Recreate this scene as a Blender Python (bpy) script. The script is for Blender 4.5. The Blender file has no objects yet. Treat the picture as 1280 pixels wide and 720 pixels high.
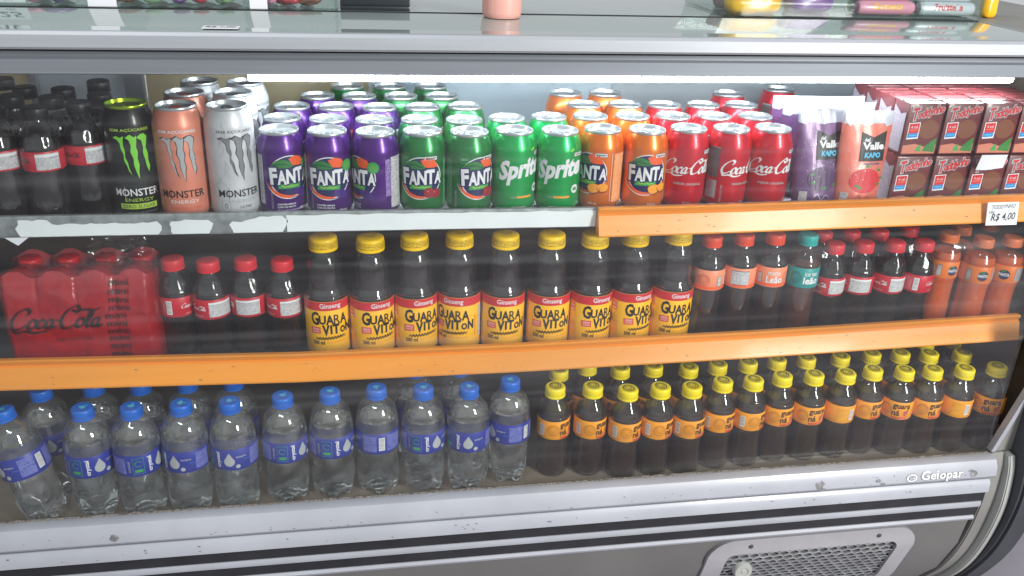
import bpy, bmesh, math, random
from mathutils import Vector, Matrix, noise
random.seed(7)
S = bpy.context.scene
COL = S.collection
PI = math.pi
HC = 1.35                      # camera height above the shop floor

# ------------------------------------------------------------------ camera
cam_d = bpy.data.cameras.new('camera'); cam = bpy.data.objects.new('camera', cam_d); COL.objects.link(cam)
def unit(v): return Vector(v).normalized()
_down = unit((-97.588, 2457.616, 1120.0))
_right = unit((6810.0, -240.0, 1120.0)); _right = unit(_right - _down * _right.dot(_down))
_into = _right.cross(_down)
# rows = world axes seen from the camera frame (x right, y down, z forward)
R = Matrix((_right, _into, -_down))
cm = Matrix.Identity(4)
for i in range(3):
    cm[i][0] = R[i][0]; cm[i][1] = -R[i][1]; cm[i][2] = -R[i][2]
cm[2][3] = HC
cam.matrix_world = cm
cam_d.sensor_width = 36.0; cam_d.lens = 36.0 * 1120 / 1280
cam_d.clip_start = 0.02; cam_d.clip_end = 60
S.camera = cam

# ------------------------------------------------------------------ light
W = bpy.data.worlds.new('World'); S.world = W; W.use_nodes = True
bg = W.node_tree.nodes['Background']
bg.inputs[0].default_value = (0.93, 0.97, 1.0, 1); bg.inputs[1].default_value = 0.60
def area(name, loc, target, sx, sy, power, color):
    d = bpy.data.lights.new(name, 'AREA'); d.shape = 'RECTANGLE'; d.size = sx; d.size_y = sy
    d.energy = power; d.color = color
    o = bpy.data.objects.new(name, d); COL.objects.link(o); o.location = loc
    o.rotation_euler = (Vector(target) - Vector(loc)).to_track_quat('-Z', 'Y').to_euler()
    return o
area('shop_door_light', (1.75, -1.05, 1.72), (0.3, 1.2, 0.72), .45, 1.35, 92, (1.0, 0.98, 0.95))
area('ceiling_light', (-0.6, -0.2, 2.9), (0.1, 1.1, 0.9), 1.1, 0.22, 20, (0.97, 0.99, 1.0))
S.view_settings.view_transform = 'Standard'; S.view_settings.look = 'None'
S.view_settings.exposure = 0.0; S.view_settings.gamma = 1.0
S.view_settings.use_curve_mapping = False
cy = S.cycles
cy.max_bounces = 14; cy.transmission_bounces = 12; cy.transparent_max_bounces = 40
cy.glossy_bounces = 5; cy.diffuse_bounces = 4
cy.caustics_reflective = False; cy.blur_glossy = 0.5
cy.sample_clamp_indirect = 6.0
cy.use_denoising = True

# ------------------------------------------------------------------ materials
def lin(h):
    h = h.lstrip('#'); o = []
    for i in (0, 2, 4):
        c = int(h[i:i+2], 16) / 255
        o.append(c / 12.92 if c <= .04045 else ((c + .055) / 1.055) ** 2.4)
    return tuple(o) + (1,)
MATS = {}
def new_mat(name):
    m = bpy.data.materials.new(name); m.use_nodes = True; MATS[name] = m
    return m, m.node_tree, m.node_tree.nodes['Principled BSDF']
def bump(nt, p, scale, strength, dist=0.001, detail=3, coord='Object', stretch=None):
    tc = nt.nodes.new('ShaderNodeTexCoord'); n = nt.nodes.new('ShaderNodeTexNoise')
    n.inputs['Scale'].default_value = scale; n.inputs['Detail'].default_value = detail
    src = tc.outputs[coord]
    if stretch:
        mp = nt.nodes.new('ShaderNodeMapping'); mp.inputs['Scale'].default_value = stretch
        nt.links.new(src, mp.inputs[0]); src = mp.outputs[0]
    nt.links.new(src, n.inputs['Vector'])
    b = nt.nodes.new('ShaderNodeBump'); b.inputs['Strength'].default_value = strength
    b.inputs['Distance'].default_value = dist
    nt.links.new(n.outputs['Fac'], b.inputs['Height'])
    if p is not None: nt.links.new(b.outputs[0], p.inputs['Normal'])
    return n, b
def mat(name, color, rough=.45, metal=0.0, spec=.5, coat=0.0, vary=0.0, vscale=30, bmp=None, sss=0.0, stretch=None):
    m, nt, p = new_mat(name)
    c = lin(color) if isinstance(color, str) else tuple(color) + (1,)
    p.inputs['Base Color'].default_value = c
    p.inputs['Roughness'].default_value = rough; p.inputs['Metallic'].default_value = metal
    p.inputs['Specular IOR Level'].default_value = spec
    p.inputs['Coat Weight'].default_value = coat; p.inputs['Coat Roughness'].default_value = .08
    if sss:
        p.inputs['Subsurface Weight'].default_value = sss; p.inputs['Subsurface Radius'].default_value = (.01, .006, .003)
        p.inputs['Subsurface Scale'].default_value = .5
    if vary:
        tc = nt.nodes.new('ShaderNodeTexCoord'); n = nt.nodes.new('ShaderNodeTexNoise')
        n.inputs['Scale'].default_value = vscale; n.inputs['Detail'].default_value = 5
        src = tc.outputs['Object']
        if stretch:
            mp = nt.nodes.new('ShaderNodeMapping'); mp.inputs['Scale'].default_value = stretch
            nt.links.new(src, mp.inputs[0]); src = mp.outputs[0]
        nt.links.new(src, n.inputs['Vector'])
        r = nt.nodes.new('ShaderNodeValToRGB')
        r.color_ramp.elements[0].position = .3; r.color_ramp.elements[1].position = .72
        r.color_ramp.elements[0].color = tuple(x * (1 - vary) for x in c[:3]) + (1,)
        r.color_ramp.elements[1].color = tuple(min(1, x * (1 + vary * .6)) for x in c[:3]) + (1,)
        nt.links.new(n.outputs['Fac'], r.inputs[0]); nt.links.new(r.outputs[0], p.inputs['Base Color'])
    if bmp: bump(nt, p, bmp[0], bmp[1])
    return m
def schlick(nt, f0):
    g = nt.nodes.new('ShaderNodeNewGeometry'); d = nt.nodes.new('ShaderNodeVectorMath'); d.operation = 'DOT_PRODUCT'
    nt.links.new(g.outputs['Incoming'], d.inputs[0]); nt.links.new(g.outputs['Normal'], d.inputs[1])
    def mth(op, a, b=None):
        n = nt.nodes.new('ShaderNodeMath'); n.operation = op
        for i, x in enumerate((a, b)):
            if x is None: continue
            if isinstance(x, (int, float)): n.inputs[i].default_value = x
            else: nt.links.new(x, n.inputs[i])
        return n.outputs[0]
    a = mth('ABSOLUTE', d.outputs['Value']); i = mth('SUBTRACT', 1.0, a); pw = mth('POWER', i, 5.0)
    return mth('ADD', mth('MULTIPLY', pw, 1 - f0), f0)
def clear(name, f0=.05, rough=.03, tint=(.97, .97, .97), haze=0.0, hazecol=(.7, .7, .72), bmp=None, hscale=6, stretch=None, streaks=0.0):
    """thin clear sheet: see-through with a Fresnel reflection and a diffuse haze (dirt, painted veil)"""
    m = bpy.data.materials.new(name); m.use_nodes = True; MATS[name] = m
    nt = m.node_tree; nt.nodes.clear()
    out = nt.nodes.new('ShaderNodeOutputMaterial')
    t = nt.nodes.new('ShaderNodeBsdfTransparent'); t.inputs[0].default_value = tuple(tint) + (1,)
    g = nt.nodes.new('ShaderNodeBsdfGlossy'); g.inputs['Roughness'].default_value = rough
    mx = nt.nodes.new('ShaderNodeMixShader'); nt.links.new(schlick(nt, f0), mx.inputs[0])
    base = t.outputs[0]
    if haze:
        df = nt.nodes.new('ShaderNodeBsdfDiffuse'); df.inputs[0].default_value = tuple(hazecol) + (1,)
        hm = nt.nodes.new('ShaderNodeMixShader')
        tc = nt.nodes.new('ShaderNodeTexCoord'); mp = nt.nodes.new('ShaderNodeMapping')
        mp.inputs['Scale'].default_value = stretch or (1, 1, 1)
        nz = nt.nodes.new('ShaderNodeTexNoise'); nz.inputs['Scale'].default_value = hscale; nz.inputs['Detail'].default_value = 6
        nt.links.new(tc.outputs['Object'], mp.inputs[0]); nt.links.new(mp.outputs[0], nz.inputs['Vector'])
        mr = nt.nodes.new('ShaderNodeMapRange'); mr.inputs['From Min'].default_value = .38; mr.inputs['From Max'].default_value = .8
        mr.inputs['To Min'].default_value = haze * .35; mr.inputs['To Max'].default_value = haze * 1.8
        nt.links.new(nz.outputs['Fac'], mr.inputs['Value']); hz_out = mr.outputs[0]
        if streaks:      # pale streaks painted in for glare lines on the pane
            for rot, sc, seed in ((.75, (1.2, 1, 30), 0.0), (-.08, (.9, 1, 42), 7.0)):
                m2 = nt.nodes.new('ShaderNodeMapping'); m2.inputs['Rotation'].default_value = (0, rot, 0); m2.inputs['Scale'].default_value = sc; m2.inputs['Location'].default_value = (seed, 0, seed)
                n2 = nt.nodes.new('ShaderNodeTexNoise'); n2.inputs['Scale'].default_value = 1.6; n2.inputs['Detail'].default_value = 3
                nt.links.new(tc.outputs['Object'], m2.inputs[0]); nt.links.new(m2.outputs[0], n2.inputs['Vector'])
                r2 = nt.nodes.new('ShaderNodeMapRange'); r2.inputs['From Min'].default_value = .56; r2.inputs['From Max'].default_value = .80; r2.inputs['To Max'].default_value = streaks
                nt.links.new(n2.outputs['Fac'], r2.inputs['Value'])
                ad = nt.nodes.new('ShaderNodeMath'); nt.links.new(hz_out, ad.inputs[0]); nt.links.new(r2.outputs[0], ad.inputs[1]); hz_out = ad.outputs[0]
        nt.links.new(hz_out, hm.inputs[0])
        nt.links.new(t.outputs[0], hm.inputs[1]); nt.links.new(df.outputs[0], hm.inputs[2]); base = hm.outputs[0]
    if bmp:
        _, b = bump(nt, None, bmp[0], bmp[1], stretch=bmp[2] if len(bmp) > 2 else None)
        nt.links.new(b.outputs[0], g.inputs['Normal'])
    nt.links.new(base, mx.inputs[1]); nt.links.new(g.outputs[0], mx.inputs[2]); nt.links.new(mx.outputs[0], out.inputs[0])
    return m
def fineprint(name, bgc, ink, pitch=1.5, dens=.47):
    """lines of print too small to read"""
    m, nt, p = new_mat(name); p.inputs['Roughness'].default_value = .45
    uv = nt.nodes.new('ShaderNodeUVMap'); sp = nt.nodes.new('ShaderNodeSeparateXYZ'); nt.links.new(uv.outputs[0], sp.inputs[0])
    def mth(op, a, b):
        n = nt.nodes.new('ShaderNodeMath'); n.operation = op
        for i, x in enumerate((a, b)):
            if isinstance(x, (int, float)): n.inputs[i].default_value = x
            else: nt.links.new(x, n.inputs[i])
        return n.outputs[0]
    row = mth('DIVIDE', sp.outputs[1], pitch); fr = mth('FRACT', row, 0); fl = mth('FLOOR', row, 0)
    line = mth('LESS_THAN', fr, .55)
    cb = nt.nodes.new('ShaderNodeCombineXYZ'); nt.links.new(mth('MULTIPLY', sp.outputs[0], 1.1), cb.inputs[0])
    nt.links.new(mth('MULTIPLY', fl, 7.31), cb.inputs[1])
    nz = nt.nodes.new('ShaderNodeTexNoise'); nz.inputs['Scale'].default_value = 1.0; nz.inputs['Detail'].default_value = 1
    nt.links.new(cb.outputs[0], nz.inputs['Vector'])
    f = mth('MULTIPLY', line, mth('GREATER_THAN', nz.outputs['Fac'], dens))
    mx = nt.nodes.new('ShaderNodeMix'); mx.data_type = 'RGBA'
    mx.inputs['A'].default_value = lin(bgc); mx.inputs['B'].default_value = lin(ink)
    nt.links.new(f, mx.inputs['Factor']); nt.links.new(mx.outputs['Result'], p.inputs['Base Color'])
    return m
def barcode_mat(name):
    m, nt, p = new_mat(name); p.inputs['Roughness'].default_value = .5
    uv = nt.nodes.new('ShaderNodeUVMap'); mp = nt.nodes.new('ShaderNodeMapping'); mp.inputs['Scale'].default_value = (0, 2.2, 0)
    nz = nt.nodes.new('ShaderNodeTexNoise'); nz.inputs['Scale'].default_value = 1; nz.inputs['Detail'].default_value = 2
    nt.links.new(uv.outputs[0], mp.inputs[0]); nt.links.new(mp.outputs[0], nz.inputs['Vector'])
    r = nt.nodes.new('ShaderNodeValToRGB'); r.color_ramp.interpolation = 'CONSTANT'
    r.color_ramp.elements[0].color = (.02, .02, .02, 1); r.color_ramp.elements[1].color = (.75, .75, .75, 1); r.color_ramp.elements[1].position = .48
    nt.links.new(nz.outputs['Fac'], r.inputs[0]); nt.links.new(r.outputs[0], p.inputs['Base Color'])

# cabinet
mat('white_enamel', '#a3a6ae', .35, vary=.12, vscale=9, coat=.2)
mat('grey_aluminium', '#a9adb3', .42, metal=.35, vary=.08, vscale=14, stretch=(.3, 1, 6))
mat('glass_holder', '#8f959c', .38, metal=.3, vary=.12, vscale=10, stretch=(.3, 1, 5))
mat('black_band', '#26272b', .5, vary=.3, vscale=20)
mat('brown_panel', '#757372', .5, metal=.15, vary=.12, vscale=6)
mat('grille_frame', '#a19fa4', .4, vary=.08, vscale=20)
mat('grille_wire', '#a2a4a8', .4, metal=.4, vary=.3, vscale=60)
mat('dark_void', '#0d0d0e', .8)
mat('rubber_bumper', '#3f4147', .55, vary=.2, vscale=12)
mat('end_trim', '#84837f', .5, vary=.18, vscale=14)
mat('end_strip', '#a8aaa6', .5, vary=.1, vscale=14)
mat('galvanised', '#8a8f90', .45, metal=.3, vary=.35, vscale=70)
mat('torn_sticker', '#dfe3e4', .5, vary=.06, vscale=12)
mat('orange_plastic', '#e6932f', .36, sss=.2, vary=.16, vscale=8, stretch=(.25, 1, 4), coat=.12)
mat('shelf_white', '#b9bec2', .5, vary=.1, vscale=12)
mat('shelf_wire', '#565656', .5, metal=.4)
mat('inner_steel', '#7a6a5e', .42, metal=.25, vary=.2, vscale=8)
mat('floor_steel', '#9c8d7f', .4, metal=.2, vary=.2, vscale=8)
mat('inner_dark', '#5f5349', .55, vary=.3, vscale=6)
def frosted(name, color, k=.5):
    m, nt, p = new_mat(name); c = lin(color); p.inputs['Base Color'].default_value = c; p.inputs['Roughness'].default_value = .3
    t = nt.nodes.new('ShaderNodeBsdfTranslucent'); t.inputs[0].default_value = c; mx = nt.nodes.new('ShaderNodeMixShader'); mx.inputs[0].default_value = k
    nt.links.new(p.outputs[0], mx.inputs[1]); nt.links.new(t.outputs[0], mx.inputs[2]); nt.links.new(mx.outputs[0], nt.nodes['Material Output'].inputs[0])
frosted('door_beige', '#e0d6b8', .55); frosted('door_grey', '#d8dfe3', .55); frosted('door_blue_lit', '#e6f3fa', .55)  # blue door: the lamp's cool tint is painted into its colour
mat('sealant', '#807b74', .8, vary=.95, vscale=330, bmp=(300, .6))
mat('grime', '#b9702f', .6)
mat('chip', '#858588', .7, vary=.5, vscale=120)
mat('speck', '#6a6661', .8)
mat('counter_top', '#8b9795', .06, spec=.7, coat=.6, vary=.05, vscale=5)
mat('concrete', '#8b8690', .8, vary=.18, vscale=5, bmp=(40, .3))
clear('front_glass', f0=.034, rough=.012, tint=(.97, .985, .98), streaks=.026, haze=.012, hazecol=(.75, .76, .8), hscale=5, stretch=(1.0, 1, 3.5))  # faint dust, plus painted haze and streaks for reflected veil and glare
clear('acrylic', f0=.06, rough=.02, tint=(.93, .97, .955))
clear('pet', f0=.08, rough=.04, tint=(.95, .95, .95), haze=.012, hscale=30, bmp=(55, .35))
clear('pet_water', f0=.15, rough=.028, tint=(.98, .985, .985), haze=.055, hazecol=(.94, .95, .95), hscale=40, bmp=(42, .4))  # white haze painted in to brighten the water bottles in place of light
clear('pet_fluted', f0=.09, rough=.04, tint=(.93, .93, .93), haze=.010, hscale=30, bmp=(150, .75, (1, 1, .35)))
clear('film', f0=.05, rough=.08, tint=(.90, .90, .91), haze=.03, hscale=14, bmp=(38, 1.0))
m, nt, p = new_mat('led'); p.inputs['Emission Color'].default_value = (.86, .94, 1, 1); p.inputs['Emission Strength'].default_value = 50
p.inputs['Base Color'].default_value = (.9, .9, .9, 1)
# drink
for nm, c in (('purple_can', '#501a7c'), ('green_can', '#0f7a36'), ('lime_can', '#00a850'), ('orange_can', '#e8741c'), ('red_can', '#cf1b2e')):
    mat(nm, c, .3, metal=.45, coat=.35)
mat('black_can', '#1d211f', .36, metal=.45, coat=.3); mat('peach_can', '#e08a72', .42, metal=.25, coat=.15, vary=.06, vscale=40)
mat('white_can', '#cfd1d4', .42, metal=.25, coat=.15, vary=.08, vscale=40)
mat('can_silver', '#c6cacc', .32, metal=.75); mat('can_lime', '#9dbb28', .28, metal=.8)
mat('tab_red', '#c8503a', .35, metal=.5); mat('tab_dark', '#3b3c3e', .35, metal=.6)
mat('cola', (.008, .004, .003), .12, spec=.5); mat('mate', (.012, .006, .004), .12); mat('guarana', (.030, .017, .010), .14)
mat('ginseng', (.016, .011, .010), .12); mat('ice_tea', (.06, .018, .010), .14)
mat('orange_soda', '#d8622a', .2, sss=.3)
m, nt, p = new_mat('water'); nt.nodes.clear()
o_ = nt.nodes.new('ShaderNodeOutputMaterial'); gl = nt.nodes.new('ShaderNodeBsdfGlass'); gl.inputs['IOR'].default_value = 1.33
gl.inputs['Color'].default_value = (.96, .975, .98, 1); gl.inputs['Roughness'].default_value = 0.0
_, b_ = bump(nt, None, 60, .25); nt.links.new(b_.outputs[0], gl.inputs['Normal']); nt.links.new(gl.outputs[0], o_.inputs[0])
mat('cap_red', '#d3202c', .38, sss=.1); mat('cap_orange_red', '#e2441f', .38, sss=.1); mat('cap_orange', '#e2712c', .4, sss=.1)
mat('cap_black', '#18191a', .42); mat('cap_blue', '#0a62c4', .36, sss=.1); mat('cap_teal', '#17a5a0', .38, sss=.1)
mat('cap_yellow', '#f0d800', .38, sss=.1); mat('cap_amber', '#f6c800', .38, sss=.1)
for nm, c in (('label_red', '#c01f30'), ('label_yellow', '#f3b715'), ('label_orange', '#f09a1e'), ('label_peach', '#e98a62'), ('label_teal', '#138f8c'),
              ('label_navy', '#28348f'), ('label_fanta', '#ea7a22'), ('ink_white', '#dfe0e2'), ('ink_black', '#17130f'), ('ink_navy', '#1c2154'),
              ('ink_brown', '#4a2a0c'), ('ink_leaf', '#3c9a4c'), ('ink_darkleaf', '#2f7a33'), ('ink_orange', '#ea5b22'), ('ink_red', '#c8242e'),
              ('ink_cherry', '#8c1424'), ('ink_grape', '#43207a'), ('ink_fruit', '#f09a2e'), ('ink_gold', '#cfa53a'), ('ink_lime', '#7ccf3c'),
              ('ink_palegreen', '#a8c84a'), ('ink_grey', '#7b7d80'), ('ink_silver', '#a9acae'), ('ink_blue', '#2c7fc4'), ('ink_sky', '#49b4dc'),
              ('ink_teal', '#0c6e6c'), ('ink_umber', '#6b3d08'), ('ink_palered', '#d9604c')):
    mat(nm, c, .42)
mat('carton_brown', '#6a2c2f', .38, coat=.3, vary=.06, vscale=30); mat('carton_silver', '#b3b0ba', .4, metal=.2)
mat('carton_peach', '#c87a62', .42); mat('carton_top', '#7a3438', .25, coat=.5)
mat('pouch_purple', '#6a4674', .35, metal=.2, coat=.2, vary=.25, vscale=25, bmp=(60, .55)); mat('pouch_red', '#d87362', .35, metal=.15, coat=.2, vary=.15, vscale=22, bmp=(60, .55))
mat('pouch_white', '#c4c7d0', .3, metal=.15, coat=.2, bmp=(60, .55)); mat('pouch_pale', '#e8a28c', .35); mat('pouch_plum', '#4a2a55', .4)
m, nt, p = new_mat('red_film'); p.inputs['Base Color'].default_value = lin('#a3121c'); p.inputs['Roughness'].default_value = .22; p.inputs['Coat Weight'].default_value = .7
_n, _b = bump(nt, p, 34, 1.0, .004, 6, stretch=(1, 1, .45)); nt.links.new(_b.outputs[0], p.inputs['Coat Normal'])
_t = nt.nodes.new('ShaderNodeBsdfTransparent'); _t.inputs[0].default_value = (.55, .03, .04, 1); _mx = nt.nodes.new('ShaderNodeMixShader')
_mr = nt.nodes.new('ShaderNodeMapRange'); _mr.inputs['From Min'].default_value = .3; _mr.inputs['From Max'].default_value = .7; _mr.inputs['To Min'].default_value = .03; _mr.inputs['To Max'].default_value = .24
nt.links.new(_n.outputs['Fac'], _mr.inputs['Value']); nt.links.new(_mr.outputs[0], _mx.inputs[0])
nt.links.new(p.outputs[0], _mx.inputs[1]); nt.links.new(_t.outputs[0], _mx.inputs[2]); nt.links.new(_mx.outputs[0], nt.nodes['Material Output'].inputs[0])
mat('film_print', '#1c0405', .4)
mat('paper', '#d9dadf', .7, vary=.05, vscale=25); mat('pen', '#22242c', .6)
mat('pink_plastic', '#d9a296', .4, sss=.1); mat('tray_black', '#23282d', .3, coat=.3); mat('candy_yellow', '#f2b41c', .3, coat=.3)
mat('candy_pink', '#d98fa6', .35, coat=.3); mat('candy_purple', '#7a4f93', .35, coat=.3); mat('candy_red', '#c2404e', .3, coat=.3); mat('candy_brown', '#7a4a35', .35, coat=.3)
mat('candy_green', '#8fae86', .35, coat=.3)
fineprint('print_white', '#d6d6d8', '#5c5c60'); fineprint('print_red', '#c01f30', '#e0b0b0', 1.6, .5); fineprint('print_purple', '#6b3c98', '#c4b4d4', 1.3, .5)
fineprint('print_navy', '#28348f', '#8f94cf', 1.5, .45); fineprint('print_grey', '#8d8488', '#c9c5c6', 1.3, .45); fineprint('print_orange', '#e88a4a', '#f2c8a0', 1.3, .5)
fineprint('print_yellow', '#f0a51c', '#b8781a', 1.2, .5); fineprint('print_silver', '#b3b0ba', '#7d7a86', 1.5, .45); fineprint('print_green', '#0f7a36', '#8fc39c', 1.3, .5)
fineprint('print_peach', '#e98a62', '#b84a28', 1.6, .5); fineprint('print_teal', '#138f8c', '#0b5a5c', 1.6, .5); fineprint('print_cap', '#f6c800', '#54420c', 2.2, .45)
fineprint('print_dark', '#1d211f', '#8d908e', 1.2, .5); fineprint('print_card', '#3a2e30', '#9a8c90', 1.2, .5); fineprint('print_black', '#dfe0e2', '#17130f', 3.0, .44)
barcode_mat('barcode')

# ------------------------------------------------------------------ mesh helpers
def finish(bm, name, mats, sharp=35, smooth=True):
    me = bpy.data.meshes.new(name); bm.normal_update(); bm.to_mesh(me); bm.free()
    for x in (mats if isinstance(mats, (list, tuple)) else [mats]): me.materials.append(MATS[x])
    if smooth:
        for f in me.polygons: f.use_smooth = True
        me.set_sharp_from_angle(angle=math.radians(sharp))
    return me
def lathe(prof, n=40, mod=None, close_bottom=True, close_top=True, bm=None, mi=0):
    bm = bm or bmesh.new(); rings = []
    for r, z in prof:
        ring = []
        for k in range(n):
            a = 2 * PI * k / n
            rr, zz = (mod(r, z, a) if mod else (r, z))
            ring.append(bm.verts.new((rr * math.sin(a), -rr * math.cos(a), zz)))
        rings.append(ring)
    for a, b in zip(rings, rings[1:]):
        for k in range(n):
            f = bm.faces.new((a[k], a[(k+1) % n], b[(k+1) % n], b[k])); f.material_index = mi
    if close_bottom: bm.faces.new(list(reversed(rings[0]))).material_index = mi
    if close_top: bm.faces.new(rings[-1]).material_index = mi
    return bm
def box(bm, x0, x1, y0, y1, z0, z1, mi=0, bev=0):
    r = bmesh.ops.create_cube(bm, size=1, matrix=Matrix.Translation(((x0+x1)/2, (y0+y1)/2, (z0+z1)/2)) @ Matrix.Diagonal((x1-x0, y1-y0, z1-z0, 1)))
    fs = set(f for v in r['verts'] for f in v.link_faces)
    for f in fs: f.material_index = mi
    if bev:
        es = list(set(e for v in r['verts'] for e in v.link_edges))
        bmesh.ops.bevel(bm, geom=es, offset=bev, segments=2, affect='EDGES', profile=.6)
    return bm
def extrude(prof, path, bm=None, mi=0):
    """closed (y,z) outline swept along x through path points (x, dy, dz)"""
    bm = bm or bmesh.new(); rings = []
    for x, dy, dz in path: rings.append([bm.verts.new((x, y + dy, z + dz)) for y, z in prof])
    n = len(prof)
    for a, b in zip(rings, rings[1:]):
        for k in range(n): bm.faces.new((a[k], a[(k+1) % n], b[(k+1) % n], b[k])).material_index = mi
    bm.faces.new(list(reversed(rings[0]))).material_index = mi; bm.faces.new(rings[-1]).material_index = mi
    bmesh.ops.recalc_face_normals(bm, faces=bm.faces)
    return bm
def catmull(pts, sub=6, closed=False):
    P = [Vector(p) for p in pts]; out = []; n = len(P)
    rng = range(n if closed else n - 1)
    for i in rng:
        p0 = P[(i-1) % n] if closed or i > 0 else P[0]; p1 = P[i]; p2 = P[(i+1) % n]; p3 = P[(i+2) % n] if closed or i + 2 < n else P[-1]
        for s in range(sub):
            t = s / sub
            out.append(.5 * ((2*p1) + (p2-p0)*t + (2*p0-5*p1+4*p2-p3)*t*t + (3*p1-p0-3*p2+p3)*t*t*t))
    if not closed: out.append(P[-1])
    return out
_TEXT = {}
def text_mesh(body, offset=0.0, res=2):
    k = (body, offset)
    if k not in _TEXT:
        cu = bpy.data.curves.new('t', 'FONT'); cu.body = body; cu.size = 1; cu.offset = offset; cu.resolution_u = res
        cu.dimensions = '2D'; cu.fill_mode = 'FRONT'
        ob = bpy.data.objects.new('t', cu); me = ob.to_mesh()
        _TEXT[k] = ([(v.co.x, v.co.y) for v in me.vertices], [tuple(p.vertices) for p in me.polygons])
        ob.to_mesh_clear(); bpy.data.objects.remove(ob); bpy.data.curves.remove(cu)
    return _TEXT[k]
class Print:
    """flat print laid out in (s, z) metres, later laid on a surface"""
    def __init__(self): self.bm = bmesh.new(); self.mats = []
    def mi(self, m):
        if m not in self.mats: self.mats.append(m)
        return self.mats.index(m)
    def poly(self, pts, m, layer=0):
        vs = [self.bm.verts.new((x, z, layer)) for x, z in pts]
        f = self.bm.faces.new(vs); f.material_index = self.mi(m)
        if len(pts) > 4: bmesh.ops.triangulate(self.bm, faces=[f])
        return self
    def rect(self, cx, cz, w, h, m, layer=0, rot=0, skew=0):
        c, s = math.cos(rot), math.sin(rot)
        q = [(-w/2, -h/2), (w/2, -h/2), (w/2, h/2), (-w/2, h/2)]
        return self.poly([(cx + (x+skew*y)*c - y*s, cz + (x+skew*y)*s + y*c) for x, y in q], m, layer)
    def ellipse(self, cx, cz, rx, rz, m, layer=0, rot=0, a0=0, a1=2*PI, n=24):
        c, s = math.cos(rot), math.sin(rot); pts = []
        for k in range(n if a1 - a0 >= 2*PI - 1e-6 else n + 1):
            a = a0 + (a1 - a0) * k / n; x, y = rx*math.cos(a), rz*math.sin(a)
            pts.append((cx + x*c - y*s, cz + x*s + y*c))
        return self.poly(pts, m, layer)
    def arc(self, cx, cz, r, w, a0, a1, m, layer=0, n=20, taper=False):
        vs = []
        for k in range(n + 1):
            a = a0 + (a1-a0)*k/n; ww = w * (math.sin(PI*k/n)*.9 + .1) if taper else w
            vs.append((self.bm.verts.new((cx+(r-ww/2)*math.cos(a), cz+(r-ww/2)*math.sin(a), layer)), self.bm.verts.new((cx+(r+ww/2)*math.cos(a), cz+(r+ww/2)*math.sin(a), layer))))
        i = self.mi(m)
        for a, b in zip(vs, vs[1:]): self.bm.faces.new((a[0], a[1], b[1], b[0])).material_index = i
        return self
    def stroke(self, pts, w, m, layer=0, sub=6, nib=None, closed=False, tf=None):
        P = catmull([(x, y, 0) for x, y in pts], sub, closed); i = self.mi(m); vs = []; n = len(P)
        for k, q in enumerate(P):
            d = (P[(k+1) % n] - P[k-1]) if closed else (P[min(k+1, n-1)] - P[max(k-1, 0)])
            if d.length < 1e-9: d = Vector((1, 0, 0))
            d.normalize(); nrm = Vector((-d.y, d.x, 0))
            ww = w
            if nib is not None: ww = w * (.34 + .66 * abs(math.sin(math.atan2(d.y, d.x) - nib)))
            if not closed:
                e = min(k, n-1-k) / 3.0; ww *= min(1, .35 + .65*e)
            a, b = q + nrm*ww/2, q - nrm*ww/2
            if tf: a, b = tf(a), tf(b)
            vs.append((self.bm.verts.new((a.x, a.y, layer)), self.bm.verts.new((b.x, b.y, layer))))
        for a, b in (zip(vs, vs[1:] + vs[:1]) if closed else zip(vs, vs[1:])):
            self.bm.faces.new((a[0], a[1], b[1], b[0])).material_index = i
        return self
    def text(self, body, cx, cz, h, m, layer=1, bold=0.0, w=None, shear=0.0, rot=0.0, sy=None):
        vs, fs = text_mesh(body, bold)
        if not vs: return self
        x0 = min(v[0] for v in vs); x1 = max(v[0] for v in vs); y0 = min(v[1] for v in vs); y1 = max(v[1] for v in vs)
        ky = h / (y1 - y0); kx = (w / (x1 - x0)) if w else ky
        c, s = math.cos(rot), math.sin(rot); nv = []
        for x, y in vs:
            xx = (x - (x0+x1)/2) * kx; yy = (y - (y0+y1)/2) * ky; xx += shear * yy
            nv.append(self.bm.verts.new((cx + xx*c - yy*s, cz + xx*s + yy*c, layer)))
        i = self.mi(m)
        for f in fs:
            try: self.bm.faces.new([nv[k] for k in f]).material_index = i
            except ValueError: pass
        return self
    def build(self, name, fn, step=.0035, lift=.00013, base=.00022):
        bm = self.bm
        lo = min(v.co.x for v in bm.verts); hi = max(v.co.x for v in bm.verts)
        if step:
            k = math.ceil(lo / step)
            while k * step < hi:
                bmesh.ops.bisect_plane(bm, geom=bm.verts[:] + bm.edges[:] + bm.faces[:], plane_co=(k*step, 0, 0), plane_no=(1, 0, 0), dist=1e-7); k += 1
        uv = bm.loops.layers.uv.new('UVMap')
        for f in bm.faces:
            for l in f.loops: l[uv].uv = (l.vert.co.x * 1000, l.vert.co.y * 1000)
        for v in bm.verts: v.co = fn(v.co.x, v.co.y, base + lift * v.co.z)
        me = finish(bm, name, self.mats, smooth=False)
        return me
def on_cyl(Rr):
    def fn(s, z, o):
        a = s / Rr; return Vector(((Rr+o)*math.sin(a), -(Rr+o)*math.cos(a), z))
    return fn
def on_prof(prof, Rref):
    def fn(s, z, o):
        r = prof(z); a = s / Rref; return Vector(((r+o)*math.sin(a), -(r+o)*math.cos(a), z))
    return fn
def profile_fn(prof):
    ps = sorted(((z, r) for r, z in prof))
    def g(z):
        for (z0, r0), (z1, r1) in zip(ps, ps[1:]):
            if z0 <= z <= z1: return r0 + (r1-r0) * ((z-z0)/max(z1-z0, 1e-9))
        return ps[-1][1]
    return g
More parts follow.
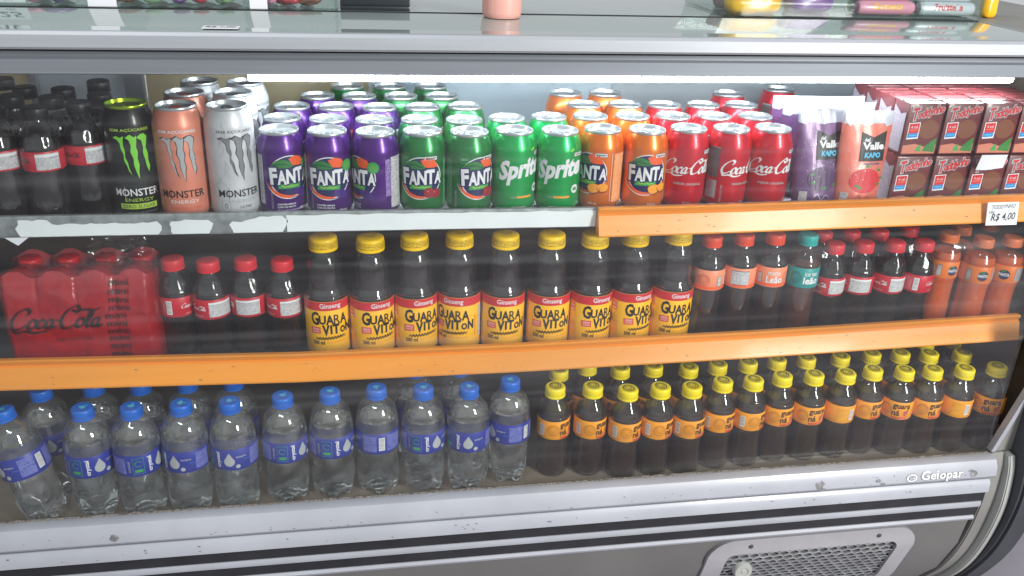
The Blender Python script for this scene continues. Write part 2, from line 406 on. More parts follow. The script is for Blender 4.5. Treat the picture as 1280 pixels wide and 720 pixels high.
# ---- scripts and emblems
def cola_script(P, cx, cz, w, m, layer=1, thick=.088, slant=.36, swash=True):
    """flowing script lettering, drawn with a broad nib"""
    k = w / 9.6; t = thick * w * .235 * 1.9
    def tf(v): x, y = v.x, v.y; return Vector((cx + (x - 4.7 + slant*(y-1.0))*k, cz + (y-1.0)*k, 0))
    L = [[(1.75, 1.75), (1.95, 2.25), (1.5, 2.55), (.75, 2.05), (.38, 1.1), (.75, .25), (1.45, .3), (2.0, .75)],
         [(2.75, .95), (2.5, 1.25), (2.18, 1.0), (2.15, .45), (2.45, .18), (2.8, .45), (2.82, .95), (2.55, 1.22)],
         [(3.62, 1.0), (3.4, 1.25), (3.08, .95), (3.05, .42), (3.35, .18), (3.8, .5)],
         [(4.45, 1.1), (4.15, 1.25), (3.85, .9), (3.85, .4), (4.1, .18), (4.4, .55)], [(4.5, 1.25), (4.42, .5), (4.6, .2), (4.95, .55)],
         [(4.75, 1.12), (5.2, 1.16)],
         [(6.55, 1.75), (6.85, 2.3), (6.35, 2.7), (5.6, 2.1), (5.28, 1.1), (5.65, .2), (6.35, .28), (6.9, .75)],
         [(6.05, 2.3), (6.6, 2.05), (7.4, 2.3), (8.2, 2.15), (8.9, 2.45)],
         [(7.5, .95), (7.25, 1.25), (6.93, 1.0), (6.9, .45), (7.2, .18), (7.55, .45), (7.57, .95), (7.3, 1.22)],
         [(7.75, .55), (8.15, 1.3), (8.2, 2.0), (8.0, 2.05), (7.88, 1.2), (7.92, .4), (8.1, .18), (8.35, .45)],
         [(9.05, 1.1), (8.75, 1.25), (8.45, .9), (8.45, .4), (8.7, .18), (9.0, .55)], [(9.1, 1.25), (9.02, .5), (9.2, .2), (9.55, .6)]]
    for s in L: P.stroke(s, t / k, m, layer, sub=5, nib=.55, tf=tf)
    if swash: P.stroke([(.62, .35), (1.1, -.18), (2.0, -.02), (3.0, -.3), (4.3, -.12)], t*.8 / k, m, layer, sub=5, nib=.9, tf=tf)
CLAWS = [[(0, .93), (.12, .97), (.22, .93), (.33, .97), (.30, .88), (.29, .75), (.32, .62), (.30, .5), (.36, .36), (.38, .22), (.44, .06), (.36, .17), (.32, .3), (.26, .42), (.27, .55), (.21, .68), (.2, .8), (.13, .88)],
         [(.36, .93), (.5, 1.0), (.62, .93), (.68, .97), (.67, .85), (.64, .72), (.67, .58), (.64, .45), (.67, .3), (.64, .15), (.63, -.04), (.57, .12), (.52, .3), (.53, .45), (.47, .6), (.5, .75), (.46, .88)],
         [(.68, .92), (.80, .99), (.9, 1.0), (.99, .93), (.96, .8), (.92, .68), (.97, .52), (.95, .38), (.99, .25), (.94, .1), (.88, .25), (.86, .4), (.82, .55), (.84, .7), (.81, .85)]]
def claws(P, cx, cz, w, h, m, outline=None, layer=1):
    for c in CLAWS:
        gx = sum(p[0] for p in c)/len(c); gy = sum(p[1] for p in c)/len(c)
        if outline: P.poly([(cx + ((gx+(x-gx)*1.28) - .5)*w + 0, cz + ((gy+(y-gy)*1.04) - .5)*h) for x, y in c], outline, layer)
        P.poly([(cx + (x-.5)*w, cz + (y-.5)*h) for x, y in c], m, layer + 1)
def lion(P, cx, cz, r, m, k_=1.0, layer=1):
    n = 26; q = r * k_
    P.stroke([(cx + r*(1 + .1*(-1)**k)*math.cos(2*PI*k/n), cz + r*1.05*(1 + .1*(-1)**k)*math.sin(2*PI*k/n)) for k in range(n)], q*.16, m, layer, sub=2, closed=True)
    P.stroke([(cx - r*.55, cz + r*.55), (cx - r*.6, cz), (cx - r*.25, cz - r*.6), (cx + r*.25, cz - r*.6), (cx + r*.6, cz), (cx + r*.55, cz + r*.55), (cx, cz + r*.7)], q*.13, m, layer, sub=3, closed=True)
    for s in (-1, 1): P.ellipse(cx + s*r*.27, cz + r*.18, r*.11, r*.08, m, layer, n=8)
    P.poly([(cx - r*.16, cz - r*.12), (cx + r*.16, cz - r*.12), (cx, cz - r*.3)], m, layer)
    P.stroke([(cx - r*.2, cz - r*.42), (cx, cz - r*.36), (cx + r*.2, cz - r*.42)], r*.1, m, layer, sub=3)
def badge(P, cx, cz, w=.019, h=.0058):
    P.rect(cx, cz, w, h, 'ink_black', 1); P.rect(cx, cz, w*.94, h*.86, 'ink_white', 2)
    P.stroke([(cx - w*.42 + w*.84*k/14, cz + h*.22*math.sin(k*2.1)) for k in range(15)], h*.16, 'ink_black', 3, sub=3)

# ------------------------------------------------------------------ object helpers
def link(name, me, parent=None, loc=(0, 0, 0), rot=(0, 0, 0)):
    o = bpy.data.objects.new(name, me); COL.objects.link(o); o.location = loc; o.rotation_euler = rot
    if parent: o.parent = parent
    return o
def tag(o, label, cat, group=None):
    o['label'] = label; o['category'] = cat
    if group: o['group'] = group
    return o
def thing(name, label, cat, loc, rz=0, group=None, tilt=(0, 0)):
    o = link(name, None, None, loc, (tilt[0], tilt[1], rz)); o.empty_display_size = .02
    return tag(o, label, cat, group)
def place(kind, label, x, y, z, rz=0, tilt=(0, 0), group=None):
    K = KINDS[kind]; r = thing(K['name'], label, K['cat'], (x, y, z), rz, group or K['group'], tilt); made = {}
    for pn, me, par in K['parts']: made[pn] = link(pn, me, made[par] if par else r)
    return r
KINDS = {}
ORD = ['first', 'second', 'third', 'fourth', 'fifth', 'sixth', 'seventh', 'eighth', 'ninth', 'tenth', 'eleventh', 'twelfth', 'thirteenth', 'fourteenth', 'fifteenth', 'sixteenth']
#@@BUILD
# ================================================================== THE SETTING
bm = bmesh.new(); box(bm, -6, 6, -6, 6, -.1, 0)
fl = link('floor', finish(bm, 'floor', 'concrete', smooth=False)); fl['kind'] = 'structure'

# ================================================================== THE COUNTER
S1, S2, FL = -.449, -.668, -.861            # shelf levels below the camera height
XL, XR = -.80, 1.12                         # inside of the cabinet
CB = (0.2, 1.36)
counter = thing('refrigerated_counter', 'white refrigerated display counter with glass front, orange price rails and lit shelves', 'display counter', (CB[0], CB[1], 0))
def cp(name, me, parent=None):
    if parent is None: return link(name, me, counter, (-CB[0], -CB[1], HC))
    return link(name, me, parent)
def boxes(name, mats, *bs, bev=.0015):
    b = bmesh.new()
    for q in bs: box(b, *q[:6], mi=q[6] if len(q) > 6 else 0, bev=bev)
    return finish(b, name, mats)
def flat_xz(y):
    def fn(s, z, o): return Vector((s, y - o, z))
    return fn
# lower body
prof = [(1.075, -.944), (1.085, -1.02), (1.115, -1.10), (1.17, -1.18), (1.22, -1.25), (1.70, -1.25), (1.70, -.90), (1.075, -.90)]
body = cp('body_panel', finish(extrude(prof, [(XL-.02, 0, 0), (1.0, 0, 0)]), 'body_panel', 'brown_panel'))
cp('plinth', boxes('plinth', 'dark_void', (XL+.05, 1.0, 1.3, 1.68, -1.349, -1.2495)))
# front rail of stacked bands
bands = [('white_rail', 'white_enamel', [(1.088, -.832), (1.074, -.826), (1.062, -.829), (1.055, -.840), (1.053, -.855), (1.057, -.8605), (1.088, -.8605)]),
         ('rail_groove', 'black_band', [(1.088, -.8607), (1.064, -.8607), (1.064, -.8635), (1.088, -.8635)]),
         ('lower_rail', 'white_enamel', [(1.088, -.8637), (1.058, -.8637), (1.053, -.869), (1.052, -.886), (1.055, -.8885), (1.088, -.8885)]),
         ('black_stripe', 'black_band', [(1.088, -.8887), (1.0555, -.8887), (1.0555, -.9055), (1.088, -.9055)]),
         ('white_stripe', 'white_enamel', [(1.088, -.9057), (1.054, -.9057), (1.0525, -.911), (1.054, -.9165), (1.088, -.9165)]),
         ('black_stripe', 'black_band', [(1.088, -.9167), (1.0555, -.9167), (1.0555, -.9335), (1.088, -.9335)]),
         ('white_stripe', 'white_enamel', [(1.088, -.9337), (1.054, -.9337), (1.052, -.938), (1.054, -.9425), (1.088, -.9425)])]
rail0 = None
for i, (nm, mt, pf) in enumerate(bands):
    e = 1.004 - .003 * i
    o = cp(nm, finish(extrude(pf, [(XL-.02, 0, 0), (e, 0, 0)]), nm, mt, sharp=40))
    if i == 0: rail0 = o
# sealant bead along the glass foot
b = bmesh.new(); n = 260; rings = []
for k in range(n + 1):
    x = XL + (1.0 - XL) * k / n; w = .0042 + .0015*noise.noise((x*60, 0, 0)); h = .0058 + .0022*noise.noise((x*90, 3, 0))
    rings.append([b.verts.new((x, 1.0815 + y*w, -.8325 + z*h)) for y, z in ((-1.6, -.3), (-.9, .8), (0, 1), (.9, .7), (1, -.3))])
for a, c in zip(rings, rings[1:]):
    for k in range(4): b.faces.new((a[k], c[k], c[k+1], a[k+1]))
cp('sealant_bead', finish(b, 'sealant_bead', 'sealant', sharp=60))
# chips and scuffs on the rail, and the maker's name
def blob(cx, cz, rx, rz, seed, n=14, jag=.35):
    rr = random.Random(seed)
    return [(cx + rx*math.cos(2*PI*k/n)*(1 + jag*(rr.random()-.5)*2), cz + rz*math.sin(2*PI*k/n)*(1 + jag*(rr.random()-.5)*2)) for k in range(n)]
P = Print()
for i, (cx, cz, rx, rz) in enumerate([(-.353, -.8465, .0055, .0052), (.695, -.8485, .008, .0075), (.700, -.8560, .006, .003), (.795, -.848, .0045, .0035), (.803, -.8535, .005, .0022), (.962, -.849, .0065, .0058), (.958, -.8425, .006, .002)]):
    P.poly(blob(cx, cz, rx, rz, i), 'chip', 1)
rr = random.Random(3)
for k in range(46):
    x = rr.uniform(-.5, 1.0); z = rr.uniform(-.857, -.841); P.poly(blob(x, z, rr.uniform(.0005, .0017), rr.uniform(.0004, .0009), k, 7), 'speck', 1)
def rail_face(s, z, o):
    y = 1.055 - (z + .840) / -.015 * .002 if z < -.840 else 1.055 + (z + .840) / .011 * .007
    return Vector((s, y - o, z))
cp('chipped_paint', P.build('chipped_paint', rail_face, step=0), rail0)['kind'] = 'stuff'
P = Print()
for r_, mt, ly in ((.0098, 'ink_grey', 1), (.0088, 'ink_white', 2), (.0060, 'ink_grey', 3), (.0050, 'white_enamel', 4)):
    P.ellipse(.8530, -.8472, r_*1.05, r_*.78, mt, ly)
P.ellipse(.8555, -.8465, .0026, .0020, 'ink_grey', 5); P.ellipse(.8555, -.8465, .0016, .0012, 'ink_white', 6)
P.text('Gelopar', .9060, -.8475, .0215, 'ink_grey', 1, bold=.055, w=.0770).text('Gelopar', .9060, -.8470, .0200, 'ink_white', 3, bold=.020, w=.0745)
cp('maker_lettering', P.build('maker_lettering', rail_face, step=0, lift=.00025), rail0)
P = Print()
for k in range(30):
    x = rr.uniform(-.5, 1.0); z = rr.uniform(-.885, -.868); P.poly(blob(x, z, rr.uniform(.0006, .0022), rr.uniform(.0004, .0009), k+50, 7), 'speck', 1)
P.poly(blob(.262, -.876, .004, .0012, 4), 'chip', 1)
cp('chipped_paint', P.build('chipped_paint', flat_xz(1.0522), step=0))['kind'] = 'stuff'
# ventilation grille
def rrect(cx, cz, w, h, r, n=6):
    o = []
    for sx, sz, a0 in ((1, 1, 0), (-1, 1, PI/2), (-1, -1, PI), (1, -1, 3*PI/2)):
        for k in range(n + 1):
            a = a0 + PI/2*k/n; o.append((cx + sx*(w/2-r) + r*math.cos(a), cz + sz*(h/2-r) + r*math.sin(a)))
    return o
GX, GZ, GW, GH = .722, -1.048, .372, .175
def panel_y(z):
    return 1.075 + max(0, (-.944 - z)) / .076 * .010 if z > -1.02 else 1.085 + (-1.02 - z) / .08 * .030
ga = math.atan2(.034, .12)
b = bmesh.new(); out = rrect(GX, GZ, GW, GH, .045); inn = rrect(GX, GZ, GW-.066, GH-.062, .016)
def gp(x, z, d): return (x, panel_y(max(z, -1.135)) - d, z)
V = [[b.verts.new(gp(x, z, d)) for x, z in ring] for ring, d in ((out, -.002), (out, .007), (inn, .009), (inn, -.003))]
n = len(out)
for a, c in zip(V, V[1:]):
    for k in range(n): b.faces.new((a[k], a[(k+1) % n], c[(k+1) % n], c[k]))
bmesh.ops.recalc_face_normals(b, faces=b.faces)
gf = cp('grille_frame', finish(b, 'grille_frame', 'grille_frame', sharp=50))
b = bmesh.new(); hx, hz = .0176, .0128; z = GZ - GH/2 + .028; row = 0
HEX = ((.5, .25), (0, .5), (-.5, .25), (-.5, -.25), (0, -.5), (.5, -.25))
while z < GZ + GH/2 - .030:
    x = GX - GW/2 + .040 + (hx/2 if row % 2 else 0)
    while x < GX + GW/2 - .036:
        A = [b.verts.new(gp(x + hx*c, z + hz*d, .0040)) for c, d in HEX]; B = [b.verts.new(gp(x + hx*.80*c, z + hz*.76*d, .0046)) for c, d in HEX]; C = [b.verts.new(gp(x + hx*.78*c, z + hz*.74*d, .0015)) for c, d in HEX]
        for k in range(6): b.faces.new((A[k], A[(k+1) % 6], B[(k+1) % 6], B[k])); b.faces.new((B[k], B[(k+1) % 6], C[(k+1) % 6], C[k]))
        x += hx
    z += hz*.75; row += 1
bmesh.ops.remove_doubles(b, verts=b.verts, dist=.0002)
gm = cp('honeycomb_mesh', finish(b, 'honeycomb_mesh', 'grille_wire', smooth=False), gf)
b = bmesh.new(); vs = [b.verts.new(gp(x, z, .0008)) for x, z in rrect(GX, GZ, GW-.06, GH-.056, .016)]; b.faces.new(vs)
cp('grille_back', finish(b, 'grille_back', 'dark_void', smooth=False), gf)
for sx in (-.115, .112):
    o = cp('screw', finish(lathe([(.004, 0), (.004, .0012), (.0022, .0022)], 10), 'screw', 'rubber_bumper'), gf)
    o.location = gp(GX + sx, GZ + GH/2 - .0145, .0078); o.rotation_euler = (PI/2, 0, 0)
kn = cp('lock_knob', finish(lathe([(.0165, 0), (.0165, .009), (.0145, .0125), (.0085, .0125), (.008, .011), (.004, .011), (.003, .0125)], 28), 'lock_knob', 'end_strip'), gf)
kn.location = gp(GX - .118, GZ + .016, .003); kn.rotation_euler = (PI/2, 0, 0)
# end trims at the right
def end_slab(name, mt, x0, x1, front, back=1.72, bev=.004, step=None):
    b = bmesh.new(); f = catmull([(y, z, 0) for y, z in front], 5)
    pr = [(q.x, q.y) for q in f] + [(back, front[-1][1])]
    pr += [(back, step[1]), (step[0], step[1]), (step[0], front[0][1])] if step else [(back, front[0][1])]
    extrude(pr, [(x0, 0, 0), (x1, 0, 0)], b)
    if bev: bmesh.ops.bevel(b, geom=[e for e in b.edges if abs(e.verts[0].co.x - e.verts[1].co.x) < 1e-6], offset=bev, segments=2, affect='EDGES')
    return cp(name, finish(b, name, mt, sharp=45))
end_slab('end_panel', 'end_trim', 1.0055, 1.030, [(1.078, -.8275), (1.070, -.86), (1.068, -.93), (1.082, -1.02), (1.113, -1.10), (1.168, -1.18), (1.24, -1.26)], bev=.002, step=(1.0875, -.886))
end_slab('end_moulding', 'end_strip', 1.0302, 1.042, [(1.066, -.8275), (1.056, -.86), (1.052, -.93), (1.068, -1.02), (1.10, -1.10), (1.155, -1.18), (1.23, -1.27)], bev=.002, step=(1.0875, -.886))
end_slab('end_bumper', 'rubber_bumper', 1.0425, 1.085, [(1.076, -.60), (1.060, -.70), (1.040, -.81), (1.032, -.90), (1.048, -1.0), (1.085, -1.09), (1.14, -1.18), (1.22, -1.28)], bev=.005, step=(1.096, -.886))
end_slab('end_cheek', 'end_trim', 1.121, 1.150, [(1.10, -.20), (1.095, -.4), (1.09, -.7), (1.10, -1.0), (1.2, -1.25)], bev=.003)
# corner post of the glass
b = bmesh.new(); extrude([(1.078, 0), (1.092, 0), (1.092, .012), (1.078, .012)], [(0, 0, 0), (.004, 0, 0)], b); b.free()
def post(name, mt, x0, x1, x2, x3, y0, y1, z0, z1):
    b = bmesh.new(); v = [b.verts.new(c) for c in ((x0, y0, z0), (x1, y0, z0), (x1, y1, z0), (x0, y1, z0), (x2, y0, z1), (x3, y0, z1), (x3, y1, z1), (x2, y1, z1))]
    for q in ((0, 3, 2, 1), (4, 5, 6, 7), (0, 1, 5, 4), (1, 2, 6, 5), (2, 3, 7, 6), (3, 0, 4, 7)): b.faces.new([v[k] for k in q])
    return cp(name, finish(b, name, mt, smooth=False))
post('glass_edge_strip', 'white_enamel', 1.0055, 1.0135, 1.075, 1.083, 1.079, 1.091, -.826, -.60)
post('end_post', 'end_trim', 1.0140, 1.0420, 1.0835, 1.1120, 1.081, 1.093, -.826, -.60)
# inside
cp('base_floor', boxes('base_floor', 'floor_steel', (XL, XR, 1.0885, 1.66, FL-.02, FL)))
cp('back_wall', boxes('back_wall', 'inner_steel', (XL, XR, 1.645, 1.665, FL, S1-.02), bev=0))
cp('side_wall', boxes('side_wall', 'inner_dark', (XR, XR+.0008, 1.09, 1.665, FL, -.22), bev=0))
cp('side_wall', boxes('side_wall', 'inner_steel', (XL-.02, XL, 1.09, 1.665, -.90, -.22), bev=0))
# sliding doors behind the top shelf
for nm, mt, x0, x1, y in (('sliding_door', 'door_beige', XL, -.545, 1.636), ('sliding_door', 'door_grey', -.532, -.392, 1.632), ('sliding_door', 'door_beige', -.36, .02, 1.636), ('sliding_door', 'door_blue_lit', .0205, .470, 1.6362), ('sliding_door', 'door_grey', .472, XR, 1.632)):
    cp(nm, boxes(nm, mt, (x0, x1, y, y+.006, S1-.02, -.20), bev=.001))
cp('door_stile', boxes('door_stile', 'grey_aluminium', (-.392, -.362, 1.618, 1.642, S1-.02, -.20)))
cp('door_stile', boxes('door_stile', 'white_enamel', (-.545, -.532, 1.622, 1.642, S1-.02, -.20)))
# shelf one and its front edge
sh1 = cp('shelf', boxes('shelf', 'shelf_white', (XL, XR, 1.205, 1.63, S1-.008, S1)))
lip = [(1.2045, -.4275), (1.1985, -.4275), (1.1965, -.431), (1.1965, -.453), (1.1985, -.4575), (1.2045, -.4575)]
lp = cp('shelf_edge', finish(extrude(lip, [(XL, 0, .003), (-.1, 0, 0), (.36, 0, -.003), (XR, 0, .004)]), 'shelf_edge', 'galvanised'), sh1)
def lipz(x): return .003 + (-.003) * min(1, max(0, (x - XL) / (-.1 - XL))) + (-.003) * min(1, max(0, (x + .1) / .46)) + .007 * max(0, (x - .36) / (XR - .36))
rr = random.Random(11)
def torn(xa, xb, ztop, zbot, seed, left=True, right=True, step=.006):
    q = random.Random(seed); up = []; dn = []; x = xa
    while x <= xb + 1e-9:
        up.append((x, ztop(x) + (q.random()-.5)*.0022)); dn.append((x, zbot + (q.random()-.5)*.0004)); x += step
    pts = dn
    if right: pts += [(xb + q.uniform(0, .005), zbot + (ztop(xb)-zbot)*t) for t in (.35, .7)]
    pts += up[::-1]
    if left: pts += [(xa - q.uniform(0, .006), zbot + (ztop(xa)-zbot)*t) for t in (.75, .5, .2)]
    return pts
P = Print()
def zt(x):
    if x < -.405: return -.4325
    return -.4385 + .003*max(0, min(1, (x+.29)/.06)) if x < -.2 else -.434
P.poly(torn(-.447, -.272, zt, -.4555, 5), 'torn_sticker', 1)
P.poly(torn(-.255, -.205, lambda x: -.4345 + (x+.2)*.04, -.4555, 8), 'torn_sticker', 1)
P.poly(torn(-.175, -.105, lambda x: -.4395 + min(.007, max(0, (x+.165)*.25)), -.4555, 6), 'torn_sticker', 1)
P.poly(torn(-.103, .345, lambda x: -.4310, -.4555, 9, left=False, right=False, step=.02), 'torn_sticker', 1)
cp('torn_white_strip', P.build('torn_white_strip', lambda s, z, o: Vector((s, 1.1965 - o, z + lipz(s))), step=0), lp)
P = Print(); P.poly([(-.467, -.4545), (-.437, -.4545), (-.452, -.466)], 'paper', 1)
cp('loose_flap', P.build('loose_flap', lambda s, z, o: Vector((s, 1.1960 - o, z)), step=0), lp)
# orange price rails: hollow ticket channel, lip on top, sloping face
RAILP = [(.010, .000), (.0015, .001), (-.0015, -.0005), (.0030, -.0085), (-.0010, -.0100), (-.0075, -.030), (-.0105, -.0372), (-.0100, -.0398), (-.0075, -.0408), (.004, -.0405), (.010, -.038)]
def rail(name, y, z, path, parent):
    return cp(name, finish(extrude([(y+a, z+c) for a, c in RAILP], path), name, 'orange_plastic', sharp=25), parent)
r1 = rail('price_rail', 1.1860, -.4285, [(.338, 0, 0), (.55, 0, .0015), (.8, 0, .005), (1.119, -.001, .0095)], sh1)
sh2 = cp('shelf', boxes('shelf', 'shelf_wire', (XL, XR, 1.180, 1.63, S2-.008, S2)))
r2 = rail('price_rail', 1.1690, -.6325, [(XL, 0, .011), (-.5, 0, .0075), (-.1, 0, -.003), (.215, 0, -.0045), (.6, 0, -.001), (1.066, 0, .0085)], sh2)
def rail_marks(parent, y, z, path, seed, n):
    q = random.Random(seed); P = Print()
    for k in range(n):
        x = q.uniform(path[0][0] + .02, path[-1][0] - .02); zc = q.uniform(-.034, -.013); P.poly(blob(x, zc, q.uniform(.0006, .0030), q.uniform(.0003, .0008), k + seed, 8), 'grime' if k % 3 else 'speck', 1)
    def fn(s_, z_, o):
        for (xa, _, da), (xb, _, db) in zip(path, path[1:]):
            if xa <= s_ <= xb: dz = da + (db - da)*(s_ - xa)/(xb - xa); break
        else: dz = 0
        yy = -.0010 - .0065*((-.0100 - z_)/.020) if z_ > -.030 else -.0075 - .0030*((-.030 - z_)/.0072)
        return Vector((s_, y + yy - o - .0002, z + z_ + dz))
    cp('scuff_marks', P.build('scuff_marks', fn, step=0), parent)['kind'] = 'stuff'
rail_marks(r1, 1.1860, -.4285, [(.338, 0, 0), (.55, 0, .0015), (.8, 0, .005), (1.119, -.001, .0095)], 31, 26)
rail_marks(r2, 1.1690, -.6325, [(XL, 0, .011), (-.5, 0, .0075), (-.1, 0, -.003), (.215, 0, -.0045), (.6, 0, -.001), (1.066, 0, .0085)], 77, 60)
# top housing, glass holder, lamp
cp('top_housing', boxes('top_housing', 'grey_aluminium', (XL-.02, 1.15, 1.105, 1.72, -.212, -.1755)))
cp('lamp_ceiling', boxes('lamp_ceiling', 'white_enamel', (XL, XR, 1.1055, 1.63, -.2150, -.2122), bev=0))
cp('glass_holder', finish(extrude([(1.074, -.190), (1.072, -.195), (1.076, -.199), (1.0765, -.210), (1.074, -.2145), (1.080, -.2165), (1.104, -.2165), (1.104, -.190)], [(XL-.02, 0, 0), (1.15, 0, 0)]), 'glass_holder', 'glass_holder', sharp=25))
cp('shadow_gap', boxes('shadow_gap', 'dark_void', (XL-.02, 1.15, 1.082, 1.104, -.1898, -.1840), bev=0))
tf_ = cp('top_frame', finish(extrude([(1.090, -.1838), (1.049, -.1838), (1.0465, -.181), (1.0465, -.1680), (1.0495, -.1645), (1.056, -.1640), (1.058, -.1655), (1.090, -.1655)], [(XL-.02, 0, 0), (1.15, 0, 0)]), 'top_frame', 'grey_aluminium', sharp=25))
cp('glass_top', boxes('glass_top', 'counter_top', (XL-.02, .905, 1.0905, 1.72, -.1753, -.1652), bev=.0012))
b = bmesh.new(); box(b, XL-.02, .905, 1.0585, 1.090, -.1653, -.1650); cp('glass_top_edge', finish(b, 'glass_top_edge', 'counter_top', smooth=False))
cp('top_joint', boxes('top_joint', 'dark_void', (XL-.02, .905, 1.2335, 1.2362, -.1652, -.1640), bev=0))
cp('top_end', boxes('top_end', 'end_trim', (.9085, 1.15, 1.0905, 1.72, -.1753, -.1665)))
cp('top_end_trim', boxes('top_end_trim', 'white_enamel', (.9052, .9082, 1.0905, 1.72, -.1753, -.1645), bev=.0006))
tube = lathe([(.0072, 0), (.0078, .004), (.0078, 1.172), (.0072, 1.176)], 18)
lamp = cp('lamp_tube', finish(tube, 'lamp_tube', 'led')); lamp.location = Vector((-.148, 1.290, -.2590)) + Vector((-CB[0], -CB[1], HC)); lamp.rotation_euler = (0, PI/2, 0)
cp('lamp_batten', boxes('lamp_batten', 'white_enamel', (-.17, 1.02, 1.276, 1.304, -.2500, -.2152)))
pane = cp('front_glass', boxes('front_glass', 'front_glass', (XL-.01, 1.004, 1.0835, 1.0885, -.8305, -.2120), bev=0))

# price card on the upper rail
t = thing('price_card', 'small white handwritten price card stuck on the orange upper rail', 'price card', (.981, 1.1752, HC - .4268), .0)
t.rotation_euler = (-.21, 0, 0)
b = bmesh.new(); box(b, -.0270, .0270, -.0004, .0004, -.036, .0)
link('card', finish(b, 'card', 'paper', smooth=False), t)
P = Print(); P.text('TODDYNHO', .001, -.007, .0065, 'pen', 1, w=.041, shear=.2, rot=.05).text('UN', -.019, -.0155, .0045, 'pen', 1, shear=.2).text('R$ 4,00', .002, -.0235, .0135, 'pen', 1, w=.041, shear=.25, rot=.05, bold=.012)
link('handwriting', P.build('handwriting', lambda s, z, o: Vector((s, -.0004 - o, z)), step=0), t)
# ================================================================== CANS
def can_meshes(H, bodym, lidm, tabm):
    body = finish(lathe([(.019, .004), (.0232, 0), (.0248, .001), (.0298, .0075), (.0324, .012), (.0331, .017), (.0331, H-.027), (.0327, H-.0225), (.0302, H-.0135), (.0276, H-.0065), (.0266, H-.0042)], 56, close_top=False), 'can_body', bodym, sharp=50)
    lid = finish(lathe([(.0266, H-.0046), (.0274, H-.003), (.0275, H-.0012), (.0268, H), (.0258, H-.0004), (.0250, H-.0035), (.0245, H-.0058), (.0232, H-.0050), (.0195, H-.0050), (.0190, H-.0056), (.002, H-.0056)], 48, close_bottom=False), 'can_lid', lidm, sharp=40)
    b = bmesh.new(); n = 20; rings = []
    for z in (H-.0052, H-.0036):
        for sc in (1.0, .62):
            ring = []
            for k in range(n):
                a = 2*PI*k/n; x = .0076*math.cos(a)*sc; y = .0125*math.sin(a)*sc - .003
                if sc < 1: y = .0052*math.sin(a) - .0085; x = .0045*math.cos(a)
                ring.append(b.verts.new((x, y, z)))
            rings.append(ring)
    lo, li, ho, hi = rings
    for A, B in ((lo, ho), (ho, hi), (hi, li)):
        for k in range(n): b.faces.new((A[k], A[(k+1) % n], B[(k+1) % n], B[k]))
    bmesh.ops.recalc_face_normals(b, faces=b.faces)
    tab = finish(b, 'pull_tab', tabm, sharp=40)
    Q = Print(); Q.arc(0, .004, .0125, .0009, -.5, PI+.5, 'ink_grey', 1); Q.arc(0, 0, .0212, .0010, 0, 2*PI, 'ink_grey', 1, 36)
    Q.stroke([(.0085*math.cos(2*PI*k/16), .0135*math.sin(2*PI*k/16) - .003) for k in range(16)], .0010, 'ink_grey', 1, sub=2, closed=True)
    Q.ellipse(0, -.0085, .0042, .0048, 'ink_grey', 2)
    sc = Q.build('lid_scoring', lambda x, y, o: Vector((x, y, H - .0050 + o)), step=0)
    return [('body', body, None), ('lid', lid, None), ('pull_tab', tab, 'lid'), ('lid_scoring', sc, 'lid')]
def can(kind, name, cat, group, H, bodym, lidm, tabm, P):
    parts = can_meshes(H, bodym, lidm, tabm)
    if P: parts.append(('printed_design', P.build('printed_design', on_cyl(.0331)), 'body'))
    KINDS[kind] = dict(name=name, cat=cat, group=group, parts=parts)
RC = .0331
def deg(d): return math.radians(d) * RC
def fanta_logo(P, z=.0605, k=1.2):
    _fanta(P, z)
    for v in P.bm.verts: v.co.x *= k; v.co.y = z + (v.co.y - z)*k
def _fanta(P, z):
    P.ellipse(.001, z, .0245, .0235, 'ink_navy', 0)
    P.arc(.001, z, .0245, .0012, 0, 2*PI, 'ink_white', 1, 40)
    P.poly([(.000, z+.021), (.008, z+.0245), (.016, z+.022), (.022, z+.0125), (.012, z+.0120), (.005, z+.013)], 'ink_orange', 2)
    P.poly([(-.021, z+.0135), (-.014, z+.0195), (-.005, z+.0205), (.003, z+.0165), (.006, z+.0115), (-.003, z+.0105), (-.013, z+.0105)], 'ink_darkleaf', 3)
    P.stroke([(-.020, z+.0133), (-.008, z+.0155), (.005, z+.0118)], .0008, 'ink_navy', 4)
    P.arc(-.001, z+.002, .0262, .0042, PI*1.12, PI*1.62, 'ink_orange', 3, taper=True)
    P.arc(-.001, z+.002, .0285, .0012, PI*1.1, PI*1.66, 'ink_white', 3, taper=True)
    P.rect(.000, z-.0115, .026, .0055, 'ink_leaf', 5, skew=.2); P.stroke([(-.010+k*.002, z-.0115+.0008*math.sin(k*2.4)) for k in range(11)], .0009, 'ink_palegreen', 6, sub=3)
    x = -.0225
    for ch, w, h, dz, ro in (('F', .0088, .0205, .001, .05), ('A', .0102, .0175, -.0005, .0), ('N', .0108, .0175, .0003, -.02), ('T', .0098, .0180, .0012, .0), ('A', .0092, .0150, -.0004, -.03)):
        P.text(ch, x + w/2, z + dz, h*1.16, 'ink_navy', 6, bold=.085, w=w*1.34, rot=ro)
        P.text(ch, x + w/2, z + dz, h, 'ink_white', 8, bold=.045, w=w, rot=ro); x += w*.985
def fine_block(P, d0, d1, z0, z1, m, layer=1): P.rect((deg(d0)+deg(d1))/2, (z0+z1)/2, deg(d1)-deg(d0), z1-z0, m, layer)
